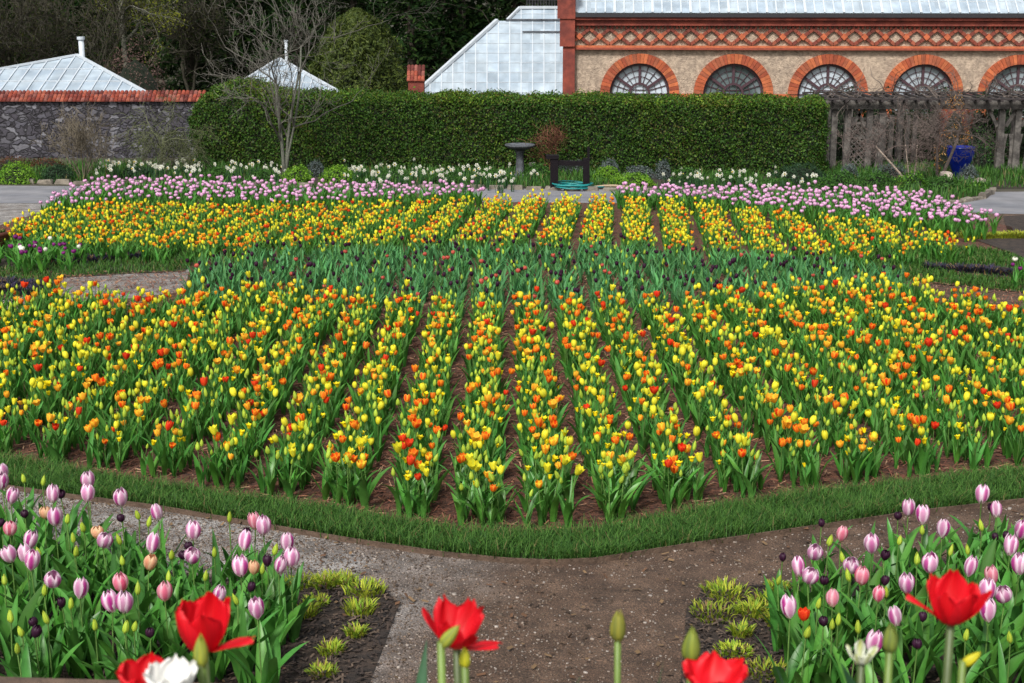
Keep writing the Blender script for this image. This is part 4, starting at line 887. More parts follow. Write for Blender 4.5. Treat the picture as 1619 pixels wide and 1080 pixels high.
mb = MB(); mb.bar(H(640, 164)+off, H(786, 33)+off, .16, .10, up=(0, 0, 1)); mb.bar(H(802, 33)+off, H(822, 13)+off, .10, .08, up=(0, 0, 1)); mb.bar(H(822, 13)+off, H(890, 13)+off, .12, .1, up=(0, 0, 1)); mb.build('edge_bars', M['white'], wing)
mb = MB(); mb.bar(H(800, 33)+off*1.5, H(889, 33)+off*1.5, .05, .05, up=(0, 0, 1)); mb.bar(H(826, 52)+off*1.5, H(889, 52)+off*1.5, .05, .05, up=(0, 0, 1)); mb.build('vent_rails', M['slate'], wing)
mb = MB(); a_ = H(833, 12); b_ = H(886, 12); zt2 = .45
n = 12
for k in range(n+1):
    x = a_[0]+(b_[0]-a_[0])*k/n; mb.bar((x, a_[1], a_[2]), (x, a_[1], a_[2]+zt2), .03)
    if k < n: mb.tube([(x+.02, a_[1], a_[2]+.12), (x+(b_[0]-a_[0])/n/2, a_[1], a_[2]+.22), (x+(b_[0]-a_[0])/n-.02, a_[1], a_[2]+.12)], [.012]*3, 4)
for z_ in (.05, .27, .43): mb.bar((a_[0], a_[1], a_[2]+z_), (b_[0], a_[1], a_[2]+z_), .028)
mb.build('roof_cresting', M['iron'], root)
MB().box((hp(760, 170)[0], .6, zw/2-.1), (hp(890, 170)[0]-hp(640, 170)[0], .3, max(.2, zw-.2))).build('wing_base_wall', M['brick'], root)

# ------------------------------------------------------------------ greenhouses on the left
def greenhouse(Y, pts, ridge, label, bars, pipe=None, pipelabel=None):
    "pts: pixel outline of the roof front slope, apex in the middle"
    x0 = P(pts[0][0], pts[0][1], Y); root = empty('greenhouse', (0, Y, gz(Y))); tag(root, label, 'greenhouse', 'greenhouses behind the wall')
    A = [np.array(P(a, b, Y+dy))-np.array([0, Y, gz(Y)]) for a, b, dy in pts]
    mb = MB(); mb.add(A, [tuple(range(len(A)))]); rf = mb.build('roof', M['glass'], root)
    # back slope and side
    mb = MB(); ap = A[ridge]; l_, r_ = A[0], A[-1]
    mb.add([r_, ap, (ap[0], ap[1]+.05, ap[2]), (r_[0]-.9, r_[1]+6, r_[2]-1.6)], [(0, 1, 2, 3)]); mb.add([l_, (l_[0]+.9, l_[1]+6, l_[2]-1.6), (ap[0], ap[1]+.05, ap[2]), ap], [(0, 1, 2, 3)]); mb.build('back_roof', M['glass'], root)
    MB().box(((l_[0]+r_[0])/2, l_[1]+.3, l_[2]/2), (r_[0]-l_[0]-.1, .2, l_[2]-.05)).build('wall', M['white'], root)
    mb = MB(); o = np.array([0, -.03, .03])
    for a, b in zip(A[:-1], A[1:]): mb.bar(a+o, b+o, .10, .07, up=(0, 0, 1))
    for t in bars: 
        p = A[0]*(1-t)+A[-1]*t; q = A[ridge]*(1-.985)+A[ridge]*.985
        # bar rises straight up the slope until it meets the outline
        if p[0] < A[ridge][0]: s_ = (p[0]-A[0][0])/(A[ridge][0]-A[0][0]); top_ = A[0]*(1-s_)+A[ridge]*s_
        else: s_ = (p[0]-A[ridge][0])/(A[-1][0]-A[ridge][0]); top_ = A[ridge]*(1-s_)+A[-1]*s_
        mb.bar(p+o*.5, top_+o*.5, .035, .03, up=(0, 0, 1))
    for f in (.35, .65): 
        mb.bar(A[0]*(1-f)+A[ridge]*f+o*.4, A[-1]*(1-f)+A[ridge]*f+o*.4, .03, .03, up=(0, 0, 1))
    mb.build('glazing_bars', M['white'], rf)
    return root
greenhouse(46, [(-230, 152, 0), (122, 88, 3.2), (240, 152, 0)], 1, 'white glass greenhouse roof at far left behind the wall', np.linspace(.04, .96, 22))
greenhouse(45, [(352, 150, 0), (442, 94, 2.6), (546, 152, 0)], 1, 'small pointed glass roof behind the bare tree', np.linspace(.07, .93, 12))
x, y, z = P(126, 92, 48.9); root = empty('vent_pipe', (x, y+.3, gz(y))); tag(root, 'white vent pipe at the ridge of the left greenhouse', 'pipe')
zt3 = P(126, 62, 49)[2]-gz(y); MB().tube([(0, 0, 0), (0, 0, zt3)], [.09, .09], 12).build('pipe', M['white'], root, smooth=True); MB().tube([(0, 0, zt3-.02), (0, 0, zt3+.07)], [.13, .13], 12).build('cap', M['white'], root)
x, y, z = P(451, 95, 47.3); root = empty('vent_pipe', (x, y+.3, gz(y))); tag(root, 'thin white pipe rising behind the small pointed roof', 'pipe')
zt3 = P(451, 66, 47.6)[2]-gz(y); MB().tube([(0, 0, 0), (0, 0, zt3)], [.05, .05], 10).build('pipe', M['white'], root, smooth=True); MB().tube([(0, 0, zt3), (0, 0, zt3+.05)], [.07, .07], 10).build('cap', M['white'], root)

# ------------------------------------------------------------------ trees
def branchy(mb, p, d, L, rd, depth, r, spread=.6, up=.15, n=(2, 4), C=(.2, .18, .15), wig=.22, minr=.004, taper=.62, sides=5, zmax=99, tips=None):
    d = Vector(d).normalized(); p = Vector(p); m = 4; pts = [p.copy()]; rr = [rd]
    for i in range(m):
        d = (d+Vector(r.normal(0, wig, 3))+Vector((0, 0, up*.3))).normalized(); p = p+d*L/m; pts.append(p.copy()); rr.append(max(minr, rd*(1-(1-taper)*(i+1)/m)))
    mb.tube(pts, rr, sides if depth > 2 else 3, C=np.array(C)*r.uniform(.8, 1.2), cap=False)
    if tips is not None and depth <= 1: tips.extend([tuple(q) for q in pts[1:]])
    if depth <= 0 or p.z > zmax: return
    for k in range(int(r.integers(n[0], n[1]+1))):
        i = int(r.integers(1, m+1)); q = pts[i]; a = Vector(r.normal(0, 1, 3)); a = (a-d*a.dot(d)).normalized()
        nd = (d*(1-spread*.5)+a*spread+Vector((0, 0, up))).normalized()
        branchy(mb, q, nd, L*r.uniform(.55, .85), rr[i]*r.uniform(.5, .72), depth-1, r, spread, up, n, C, wig, minr, taper, sides, zmax, tips)
    branchy(mb, pts[-1], d, L*.8, rr[-1], depth-1, r, spread, up, n, C, wig, minr, taper, sides, zmax, tips)
def bare_tree(name, px, py, Y, stems, label, seed, C=(.2, .18, .15), cat='tree', group=None, leaves=None, low=2, TC=None, Ls=.75, **kw):
    x, y, z = P(px, py, Y); root = empty(name, (x, y, gz(y))); tag(root, label, cat, group); r = np.random.default_rng(seed); tips = []
    tr = MB(); cr = MB()
    for (dx, dy, L, rd, depth) in stems:
        m = 5; p = Vector((dx*.05, dy*.05, 0)); pts = [p.copy()]; rr = [rd*1.25]; d = Vector((dx, dy, 1)).normalized()
        for i in range(m): d = (d+Vector(r.normal(0, .06, 3))).normalized(); p = p+d*L/m; pts.append(p.copy()); rr.append(rd*(1-.35*(i+1)/m))
        tr.tube(pts, rr, 8, C=TC or C)
        for k in range(4):
            a = r.uniform(0, 6.28); nd = Vector((math.cos(a), math.sin(a)*.7, .9)); i = m if k < 2 else int(r.integers(low, m+1))
            branchy(cr, pts[i], (nd+d*.5), L*Ls, rr[i]*.7, depth, r, C=C, tips=tips, **kw)
    tr.build('trunk', M['bark'], root, smooth=True); cr.build('crown', M['bark'], root)
    if leaves:
        n, size, cols = leaves; t = np.array(tips); q = t[r.integers(0, len(t), n)]+r.normal(0, .12, (n, 3)); V, F, C_ = cloud(q, r.normal(0, 1, (n, 3)), size, .6, cols, r)
        link('leaves', quadmesh('leaves', V, F, C_, M['wood_leaf']), root)
    return root
bare_tree('bare_tree', 450, 255, 31.5, [(-.03, .0, 2.1, .042, 5), (.07, .08, 2.3, .036, 5), (.02, -.05, 2.9, .030, 4)], 'slender bare grey tree in front of the left part of the hedge', 4, C=(.105, .10, .085), TC=(.12, .125, .10), low=2, Ls=.40, spread=.55, up=.17, n=(1, 2), zmax=4.6, minr=.0035, wig=.24)
bare_tree('bare_shrub', 132, 282, 31.5, [(-.35, .1, .55, .018, 3), (.3, 0, .55, .018, 3), (-.1, .2, .6, .018, 3), (.15, -.1, .6, .016, 3), (-.6, -.1, .5, .014, 3), (.5, .1, .5, .014, 3)], 'vase-shaped leafless shrub in front of the stone wall', 5, C=(.125, .105, .075), cat='shrub', spread=.6, up=.12, n=(2, 3), minr=.004)
bare_tree('weeping_shrub', 254, 265, 33, [(-.02, .0, .8, .035, 3), (.08, .0, .75, .03, 3)], 'small olive weeping shrub before the wall, left of the hedge', 6, C=(.09, .10, .05), cat='shrub', spread=.9, up=-.32, n=(3, 4), minr=.004, leaves=(2600, .035, [(.07, .09, .02), (.05, .07, .02)]))
bare_tree('twisted_tree', 1440, 290, 30.3, [(-.75, .0, 1.1, .026, 4), (.3, .1, .85, .020, 4), (-.2, -.1, .9, .014, 3)], 'twisted bare shrub with a pale forked trunk before the pergola', 7, C=(.12, .09, .08), TC=(.36, .29, .24), low=4, Ls=.46, spread=.75, up=.08, n=(2, 3), wig=.4, minr=.003, zmax=1.7, cat='shrub')
bare_tree('twisted_tree', 1484, 282, 30.8, [(.35, .0, 1.0, .042, 4), (-.25, .1, 1.0, .035, 4)], 'gnarled dark bare tree leaning over the blue pot', 9, C=(.09, .07, .062), low=4, Ls=.48, spread=.75, up=.10, n=(2, 3), wig=.38, minr=.003, zmax=1.7)
bare_tree('red_shrub', 868, 272, 32.2, [(-.2, .0, .45, .010, 2), (.15, 0, .45, .010, 3), (0, .1, .5, .010, 2)], 'airy reddish brown shrub against the hedge beside the birdbath', 10, C=(.12, .045, .025), cat='shrub', spread=.6, up=.05, n=(2, 3), leaves=(1500, .02, [(.11, .045, .025), (.08, .03, .02)]))
bare_tree('woodland_tree', 197, 110, 58, [(.02, 0, 3.6, .13, 3)], 'pale slim trunked tree with yellow-green young leaves, above the greenhouse', 11, C=(.13, .13, .10), low=4, Ls=.4, spread=.8, up=.02, n=(2, 2), wig=.18, minr=.01, leaves=(3200, .09, [(.14, .15, .02), (.09, .11, .018)]), zmax=7)
for i, (px, Y, sd_) in enumerate([(20, 56, 12), (80, 60, 13), (150, 57, 14), (300, 66, 15)]):
    bare_tree('woodland_tree', px, 120, Y, [(-.1, 0, 1.7, .09, 4), (.15, 0, 1.8, .08, 4)], 'brownish bare woodland tree, '+ordw(i+1)+' from the left behind the greenhouse', sd_, C=(.028, .025, .015), spread=.75, up=.08, n=(2, 3), wig=.2, minr=.012, leaves=(4500, .07, [(.026, .040, .010), (.015, .026, .007), (.045, .048, .014)]), zmax=6, group='trees behind the garden')
mound('russet_shrub', *P(215, 130, 50)[:2], 1.2, .9, 2.9, [(.12, .07, .06), (.09, .05, .045), (.15, .10, .08)], 2600, .08, 'greyish russet shrub rising behind the wall between the two glass roofs', 'shrub', seed=3)
def conifer(px, Y, Ht, Rd, label, seed, cols, nb=230, size=.34, group='dark trees behind the garden', low=.02):
    x, y, z = P(px, 100, Y); root = empty('conifer', (x, y, gz(y))); tag(root, label, 'tree', group); r = np.random.default_rng(seed)
    MB().tube([(0, 0, 0), (.05, 0, Ht*.5), (0, 0, Ht)], [.22, .14, .02], 8, C=(.05, .04, .03)).build('trunk', M['bark'], root)
    Ps, Ns = [], []; bm_ = MB()
    for k in range(nb):
        h = Ht*(low+(1-low)*r.uniform(0, 1)**1.25); L = Rd*(1-h/Ht)**.6*r.uniform(.6, 1.15)+.2; a = r.uniform(0, 6.28); droop = r.uniform(.25, .6)
        t = np.linspace(.1, 1, 34); bx = L*t*math.cos(a); by = L*t*math.sin(a); bz = h+.25*L*t-droop*L*t*t*1.2
        for j in range(34):
            lat = r.normal(0, .20*(1.15-t[j])*L*.5+.05); Ps.append((bx[j]-math.sin(a)*lat, by[j]+math.cos(a)*lat, bz[j]-abs(lat)*.35+r.normal(0, .05))); Ns.append((math.cos(a)*.4, math.sin(a)*.4, .8))
        if k % 3 == 0: bm_.tube([(0, 0, h), (bx[17], by[17], bz[17]), (bx[-1], by[-1], bz[-1])], [.035, .02, .006], 3, C=(.05, .04, .03), cap=False)
    Ps = np.array(Ps); Ps[:, 2] = np.maximum(Ps[:, 2], .05)
    V, F, C = cloud(Ps, np.array(Ns), size, .30, cols, r, jit=.5); link('crown', quadmesh('crown', V, F, C, M['wood_leaf']), root); bm_.build('branches_or_hull', M['bark'], root)
DK = [(.008, .022, .006), (.013, .034, .008), (.005, .013, .004), (.022, .046, .010)]
cs = [(-90, 72, 11, 3.6), (60, 75, 12, 3.8), (180, 70, 11, 3.4), (300, 68, 12, 3.6), (380, 74, 12, 3.6), (470, 66, 11, 3.2), (560, 72, 12, 3.6), (650, 64, 11, 3.0), (730, 67, 12, 3.3), (815, 70, 12, 3.4), (900, 74, 12, 3.6), (250, 84, 14, 4.2), (520, 86, 14, 4.4), (700, 85, 14, 4.2), (0, 86, 14, 4.4), (840, 88, 14, 4.4), (1010, 80, 13, 4), (1180, 84, 13, 4.2), (1380, 82, 13, 4.2), (1580, 84, 13, 4.2)]
adj = ['broad', 'tall', 'drooping', 'shaggy', 'dense']
for i, (px, Y, Ht, Rd) in enumerate(cs):
    lab = f'dark evergreen conifer in the wood, {ordw(i+1)} of the front rank from the left' if i < 11 else ('dark evergreen conifer deep in the wood, '+ordw(i-10)+' of the hidden back rank' if i < 16 else 'dark evergreen behind the conservatory roof, '+ordw(i-15)+' counted along the roof')
    conifer(px, Y, Ht, Rd, lab, 40+i, DK if i % 3 else [(.018, .034, .012), (.028, .048, .014), (.010, .02, .009)], nb=250 if i < 11 else 160)
# dark far wood closing the gaps
r = np.random.default_rng(77); n = 16000
Pf = np.c_[r.uniform(-45, 45, n), r.uniform(92, 98, n), r.uniform(-2.5, 14, n)]
V, F, C = cloud(Pf, np.tile([0, -1., .3], (n, 1)), 1.1, .5, DK, r); tag(link('far_wood', quadmesh('far_wood', V, F, C, M['wood_leaf'])), 'dark unbroken wood filling the background', 'wood', kind='stuff')
# lighter green conifer right of the bare tree
x, y, z = P(565, 100, 50); root = empty('yew', (x, y, gz(y))); tag(root, 'bushy olive green conifer between the small glass roof and the brick pier', 'tree')
r = np.random.default_rng(21); n = 26000; Ht = P(565, 18, 50)[2]-gz(y); h = r.uniform(0, 1, n)**.8; a = r.uniform(0, 6.28, n)
Rr = 1.75*np.interp(h, [0, .4, .7, .9, 1], [1, .95, .72, .42, .06])*(1+.12*np.sin(a*5+h*9)+.08*np.sin(a*11-h*21))*r.uniform(.72, 1.06, n)
Pn = np.c_[Rr*np.cos(a), Rr*np.sin(a), h*Ht*1.02]; Nn = np.c_[np.cos(a), np.sin(a), .4*np.ones(n)]
V, F, C = cloud(Pn, Nn, .15, .32, [(.055, .082, .016), (.085, .115, .02), (.035, .055, .012)], r, jit=.6); link('crown', quadmesh('crown', V, F, C, M['plant']), root)
MB().lathe([(1.25, 0), (1.2, Ht*.4), (.85, Ht*.7), (.45, Ht*.88), (.02, Ht*.96)], 14).build('dark_hull', M['dark'], root); MB().tube([(0, 0, 0), (0, 0, Ht*.8)], [.16, .05], 8, C=(.08, .06, .05)).build('trunk', M['bark'], root)  # the lathe is an added dark core behind the leaves

# ------------------------------------------------------------------ border plants before the hedge
GRN = [(.045, .125, .020), (.065, .17, .026), (.03, .085, .018)]; BRT = [(.13, .29, .02), (.20, .38, .03), (.09, .21, .02)]; GRY = [(.12, .15, .15), (.17, .20, .20), (.08, .11, .11)]; DGR = [(.02, .05, .022), (.03, .07, .03)]
items = [ # px, py(ground), width px, height px, colours, word
 (28, 290, 62, 30, BRT, 'bright lime green mound at the far left by the road'), (92, 288, 60, 24, DGR, 'dark green low mound right of the bright left one'), (470, 292, 52, 26, BRT, 'bright green mound under the bare tree'), (535, 292, 60, 26, BRT, 'bright green mound right of the bare tree'),
 (420, 288, 50, 18, GRN, 'low green mound left of the bare tree'), (500, 280, 30, 24, GRY, 'grey leaved mound behind the bright pair'), (620, 290, 70, 18, GRN, 'low green mound in front of the white daffodils'), (700, 292, 60, 18, GRN, 'low grassy mound left of the birdbath'), (780, 290, 60, 20, GRN, 'low grassy mound under the birdbath'), (850, 284, 50, 22, GRN, 'green mound between the birdbath and the black frame'),
 (960, 288, 45, 22, BRT, 'bright mound right of the black frame'), (905, 276, 50, 20, GRY, 'grey mound seen through the black frame'), (964, 278, 34, 24, GRY, 'grey round mound right of the black frame'), (1010, 282, 50, 18, GRY, 'flat grey mound further right of the frame'), (1048, 284, 26, 28, GRY, 'small grey round mound before the hedge'), (1000, 294, 70, 18, BRT, 'bright low mound at the road edge right of the hose'),
 (1085, 292, 55, 24, GRN, 'green mound left of the right-hand daffodils'), (1150, 295, 60, 22, GRN, 'green mound under the right-hand daffodils'), (1265, 290, 90, 28, DGR, 'long dark green mound at the right end of the hedge'), (1330, 297, 60, 24, GRN, 'clipped green mound left of the pergola foot'), (1385, 300, 60, 26, GRN, 'clipped green mound below the twisted shrub'), (1440, 302, 56, 26, BRT[:1]+GRN, 'clipped green mound right of the pale trunk'), (1300, 302, 60, 20, GRN, 'low clipped green mound behind the pink tulips'),
 (1342, 284, 30, 22, GRY, 'round blue-grey shrub at the pergola foot'), (1408, 286, 60, 26, GRY, 'broad blue-grey shrub behind the clipped mounds'), (1530, 290, 36, 26, GRY, 'round blue-grey shrub beside the boulder'), (1490, 304, 60, 24, GRN, 'green strappy mound before the boulder'), (1545, 306, 34, 16, BRT[:1]+GRN, 'small green mound at the kerb corner'), (1230, 298, 60, 14, GRN, 'low green mound by the road right of centre'),
 (215, 282, 44, 16, DGR, 'dark low mound under the left daffodils'), (320, 272, 50, 22, GRN, 'green shrub at the rounded end of the hedge'), (345, 285, 44, 18, GRN, 'small green mound in the left daffodils')]
for i, (px, py, wd, hg, cols, word) in enumerate(items):
    x, y = G(px, py); s_ = ppm(y); size = .05 if cols is not GRY else .035
    mound('shrub', x, y, wd/2/s_, wd/2/s_*.7, hg/s_*1.1, cols, int(700+wd*22), size, word, 'shrub', 'low plants in the border', seed=300+i, asp=.4)
RUS = [(.12, .045, .02), (.08, .035, .018)]
for i, (px, py, wd, hg) in enumerate([(20, 272, 80, 24), (75, 270, 60, 20)]):
    x, y = G(px, py); s_ = ppm(y); mound('shrub', x, y, wd/2/s_, .5, hg/s_, RUS, 1500, .04, 'rust brown dead foliage below the stone wall, '+('left' if i == 0 else 'right')+' patch', 'shrub', 'rust brown patches', seed=340+i)
for i, px in enumerate([1545, 1568]):
    x, y, z = P(px, 250, 34); mound('ivy_shrub', x, y, .36, .3, 1.7-.2*i, DGR+GRN[:1], 3000, .06, 'dark green climber on the right of the pergola opening, '+('left half' if i == 0 else 'right half'), 'climber', 'climber by the pergola', seed=350+i)
for i, px in enumerate([1335, 1385, 1435, 1480, 1590, 1650]):  # shrubs added to make the gaps behind the pergola dark
    x, y, z = P(px, 250, 36.8); mound('dark_backing_shrub', x, y, .62, .5, 1.75-.12*(i % 3), [(.012, .03, .010), (.02, .045, .014)], 3200, .08, f'added evergreen shrub darkening the gaps between the pergola posts, {ordw(i+1)} from the left', 'shrub', 'added dark shrubs behind the pergola', seed=370+i)
# daffodils
def daffodil_mesh(r):
    parts = []
    for k in range(9):
        a = r.uniform(0, 6.28); parts.append(('leaf', leaf(r, 0, r.uniform(.2, .32), .014, a, rad(r.uniform(2, 12)), rad(r.uniform(15, 50)), np.array((.03, .085, .035))*r.uniform(.7, 1.4), base=(r.normal(0, .03), r.normal(0, .03), 0))))
    h = r.uniform(.27, .36); ln = (r.normal(0, .03), r.normal(0, .03)); parts.append(('stem', stem(h, ln, r, 0, c=(.06, .14, .04))))
    V, F, C = [], [], []; az = -math.pi/2+r.normal(0, .7)
    for k in range(6):
        t = k*math.pi/3; d = np.array([math.cos(t), 0, math.sin(t)]); p_ = np.array([-math.sin(t), 0, math.cos(t)]); n = len(V)
        V += [d*.005-p_*.004, d*.024-p_*.013+[0, .006, 0], d*.045, d*.024+p_*.013+[0, .006, 0]]; F.append([n, n+1, n+2, n+3]); C += [(.74, .75, .66)]*4
    n = len(V); yc = r.uniform(0, 1) < .2; cc = (.8, .6, .05) if yc else (.82, .80, .6)
    for k in range(6): a = k*math.pi/3; V += [np.array([.008*math.cos(a), 0, .008*math.sin(a)]), np.array([.013*math.cos(a), -.02, .013*math.sin(a)])]; C += [cc]*2
    for k in range(6): F.append([n+2*k, n+(2*k+2) % 12, n+(2*k+3) % 12, n+2*k+1])
    V = np.array(V); ca, sa = math.cos(az+math.pi/2), math.sin(az+math.pi/2); V = V @ np.array([[ca, sa, 0], [-sa, ca, 0], [0, 0, 1]]); V = V*1.25+np.array([ln[0], ln[1], h])
    parts.append(('flower', [V, np.array(F), np.array(C)])); return merge(parts)
r = np.random.default_rng(44); dm = [quadmesh('daffodil', *daffodil_mesh(r), M['plant']) for _ in range(12)]
drifts = [((150, 258), (320, 262), 75, 9, 'left drift before the stone wall'), ((340, 262), (450, 262), 38, 8, 'drift under the bare tree'), ((545, 266), (812, 270), 125, 13, 'middle drift left of the birdbath'), ((1050, 272), (1290, 276), 54, 11, 'right drift before the hedge'), ((835, 258), (850, 264), 6, 8, 'few beside the birdbath')]
for a, b, n, sp, word in drifts:
    for k in range(n):
        t = r.uniform(0, 1); px = a[0]+(b[0]-a[0])*t; py = a[1]+(b[1]-a[1])*t+r.normal(0, sp*.6); x, y = G(px, py, .32)
        o = link('daffodil', dm[int(r.integers(12))]); o.location = (x, y, gz(y)+.01); o.rotation_euler.z = r.normal(0, .5); o.scale = [r.uniform(.65, 1.0)]*3
        tag(o, f'white daffodil in the {word}', 'daffodil', 'white daffodils, '+word)
# kerb stones along the far side of the road
KP = GP((-160, 290), (0, 290), (260, 293), (500, 296), (740, 299), (980, 303), (1200, 306), (1300, 308))+GP((1430, 320), (1480, 324), (1520, 321), (1552, 315), (1566, 307), (1570, 301))
def kerb(pts, tags, dz=0):
    r = np.random.default_rng(2); k = 0
    for (a, b) in zip(pts[:-1], pts[1:]):
        L = math.hypot(b[0]-a[0], b[1]-a[1]); n = max(1, round(L/.4)); yw = math.atan2(b[1]-a[1], b[0]-a[0])
        for i in range(n):
            t = (i+.5)/n; x, y = a[0]+(b[0]-a[0])*t, a[1]+(b[1]-a[1])*t; s_ = (L/n*.95*r.uniform(.85, 1), .14*r.uniform(.8, 1.2), .085*r.uniform(.7, 1.2))
            c8 = np.array([(p_, q_, z_) for z_ in (0, 1) for q_ in (-.5, .5) for p_ in (-.5, .5)])*np.array(s_); c8[4:, :2] *= .86; c8 += r.normal(0, .008, c8.shape)
            mb = MB(); mb.add(c8, [(0, 2, 3, 1), (4, 5, 7, 6), (0, 1, 5, 4), (2, 6, 7, 3), (0, 4, 6, 2), (1, 3, 7, 5)])
            o = mb.build('kerb_stone', M['kerb']); o.location = (x, y, gz(y)); o.rotation_euler.z = yw; k += 1
            tag(o, f'rough buff kerb stone, {ordw(k)} from the left {tags}', 'kerb stone', 'kerb stones along the border')
kerb(KP[:8], 'along the straight road edge'); kerb(KP[8:], 'round the curved bed corner')

# ------------------------------------------------------------------ birdbath, black frame, hose
x, y = G(822, 281); s_ = ppm(y); root = empty('birdbath', (x, y, gz(y))); tag(root, 'grey stone birdbath with a wide flat bowl on a pedestal', 'birdbath')
hb = 50/s_; rb = 23/s_
MB().lathe([(rb*.5, 0), (rb*.5, .04), (rb*.42, .07), (rb*.3, .1), (rb*.26, hb*.5), (rb*.24, hb*.75), (rb*.36, hb*.86)], 20).build('pedestal', M['slate'], root, smooth=True)
MB().lathe([(.01, hb*.85), (rb*.4, hb*.86), (rb*.8, hb*.93), (rb*1.02, hb), (rb*1.02, hb+.025), (rb*.93, hb+.02), (rb*.6, hb-.01), (.01, hb-.02)], 28).build('bowl', M['slate'], root, smooth=True)
x0, y0 = G(876, 301); x1, y1 = G(923, 300); s_ = ppm(y0); root = empty('hose_stand', (x0, y0, gz(y0))); tag(root, 'low black timber frame with a rail, over the coiled hose', 'stand')
hp_ = 50/s_; dx = x1-x0
MB().box((0, 0, hp_/2), (.16, .16, hp_)).box((-.04, 0, hp_+.03), (.26, .2, .07)).build('post', M['blackwood'], root)
MB().box((dx+.04, 0, hp_*.5), (.13, .14, hp_)).bar((dx+.08, 0, hp_), (dx+.08, 0, hp_*1.35), .05).build('post', M['blackwood'], root)
MB().bar((.08, 0, hp_*.86), (dx-.02, 0, hp_*.84), .09, .13, up=(0, 1, 0)).build('rail', M['blackwood'], root)
x, y = G(905, 302); r = np.random.default_rng(3); pts = []
for k in range(220):
    a = k*.21; R_ = .36+.05*math.sin(k*.37)+r.normal(0, .008); pts.append((R_*math.cos(a), R_*.75*math.sin(a), .03+.09*(.5+.5*math.sin(k*.19))*abs(math.sin(k*.05))+.02))
pts += [(.36+.1*j, .05*j, .05-.008*j) for j in range(1, 4)]
o = MB().tube(pts, [.016]*len(pts), 6).build('garden_hose', M['hose'], smooth=True); o.location = (x, y+.1, gz(y)+.02); tag(o, 'teal garden hose coiled on the kerb below the black frame', 'hose')
pts = [(0, 0, .05), (.2, .08, .06), (.4, -.02, .08), (.6, .05, .05), (.85, .0, .04)]
o = MB().tube(pts, [.025]*5, 8).build('tan_hose', M['rope'], smooth=True); x, y = G(940, 300); o.location = (x, y+.05, gz(y)); tag(o, 'short tan pipe lying right of the teal hose', 'pipe')

# ------------------------------------------------------------------ pergola
Yp = 33.6; pg = gz(Yp); s_ = ppm(Yp)
X = lambda px: P(px, 230, Yp)[0]; Z = lambda py: P(1400, py, Yp)[2]-pg
root = empty('pergola', (X(1313), Yp, pg)); tag(root, 'weathered grey timber pergola with lattice panels', 'pergola'); ox = X(1313)
def post(px, wpx=9, dy=0, ztop=None):
    MB().box((X(px)-ox, dy, (ztop or Z(172))/2), (wpx/s_, wpx/s_, ztop or Z(172))).build('post', M['wood'], root)
zb1 = Z(172)
for px in (1317, 1338, 1372, 1392, 1580, 1606): post(px)
for px in (1330, 1365, 1450, 1600, 1640): post(px, 10, 1.6)
for px in (1655, 1700): post(px)
L2 = X(1760)-X(1290)
MB().box((X(1290)-ox+L2/2, -.05, zb1+.09), (L2, .16, .18)).build('beam', M['wood'], root)
MB().box((X(1290)-ox+L2/2, 1.6, zb1+.09), (L2, .16, .18)).build('beam', M['wood'], root)
r = np.random.default_rng(6)
for k in range(26):
    xx = X(1292)-ox+k*.27
    MB().bar((xx, -.40, zb1+.205+r.normal(0, .004)), (xx+r.normal(0, .01), 2.0, zb1+.205), .06, .045, up=(0, 0, 1)).build('rafter', M['darkwood'], root)
for k in range(2):
    zz = zb1+.245; MB().bar((X(1290)-ox, -.3+k*1.9, zz), (X(1760)-ox, -.3+k*1.9, zz), .09, .03, up=(0, 0, 1)).build('purlin', M['darkwood'], root)
for px, d_ in ((1345, 1), (1366, -1), (1588, 1), (1574, -1), (1612, 1)):
    MB().bar((X(px)-ox, .02, Z(200)), (X(px)-ox+d_*.22, .02, zb1-.01), .07, .08).build('brace', M['wood'], root)
def lattice(pa, pb, ya, yb, step=.085, dy=.03):
    mb = MB(); xa, xb, za, zb_ = X(pa)-ox, X(pb)-ox, Z(yb), Z(ya); w_, h_ = xb-xa, zb_-za
    for sgn in (1, -1):
        k = -h_
        while k < w_:
            p, q = max(0, k), min(w_, k+h_)
            if q-p > .02:
                z0, z1 = p-k, q-k
                if sgn < 0: z0, z1 = h_-z0, h_-z1
                mb.bar((xa+p, dy+.012*sgn, za+z0), (xa+q, dy+.012*sgn, za+z1), .022, .01)
            k += step*1.4
    for z_ in (za, zb_): mb.box(((xa+xb)/2, dy, z_), (w_, .05, .05))
    mb.build('lattice_panel', M['wood'], root)
lattice(1343, 1368, 195, 278); lattice(1345, 1400, 188, 218, .09, .06); lattice(1396, 1432, 200, 275, .09, 1.5)
for px in (1404, 1418, 1430, 1443, 1456, 1468): MB().box((X(px)-ox, 1.2+.02*(px % 3), Z(190)/2), (7/s_, .04, Z(190))).build('slat', M['wood'], root)
def curvy(px):   # cut-out board with a lens-shaped gap
    mb = MB(); xc_ = X(px)-ox; h_ = Z(212); n = 14
    for sgn in (-1, 1):
        for k in range(n):
            t0, t1 = k/n, (k+1)/n; g0, g1 = .012+.045*math.sin(math.pi*t0), .012+.045*math.sin(math.pi*t1); wo = .12
            V = [(xc_+sgn*g0, 0, t0*h_), (xc_+sgn*wo, 0, t0*h_), (xc_+sgn*wo, 0, t1*h_), (xc_+sgn*g1, 0, t1*h_)]; V += [(a, .03, c) for a, b, c in V]
            mb.add(V, [(0, 1, 2, 3), (7, 6, 5, 4), (0, 4, 5, 1), (2, 6, 7, 3), (1, 5, 6, 2), (3, 7, 4, 0)])
    mb.build('board', M['wood'], root)
for px in (1382, 1593, 1617): curvy(px)
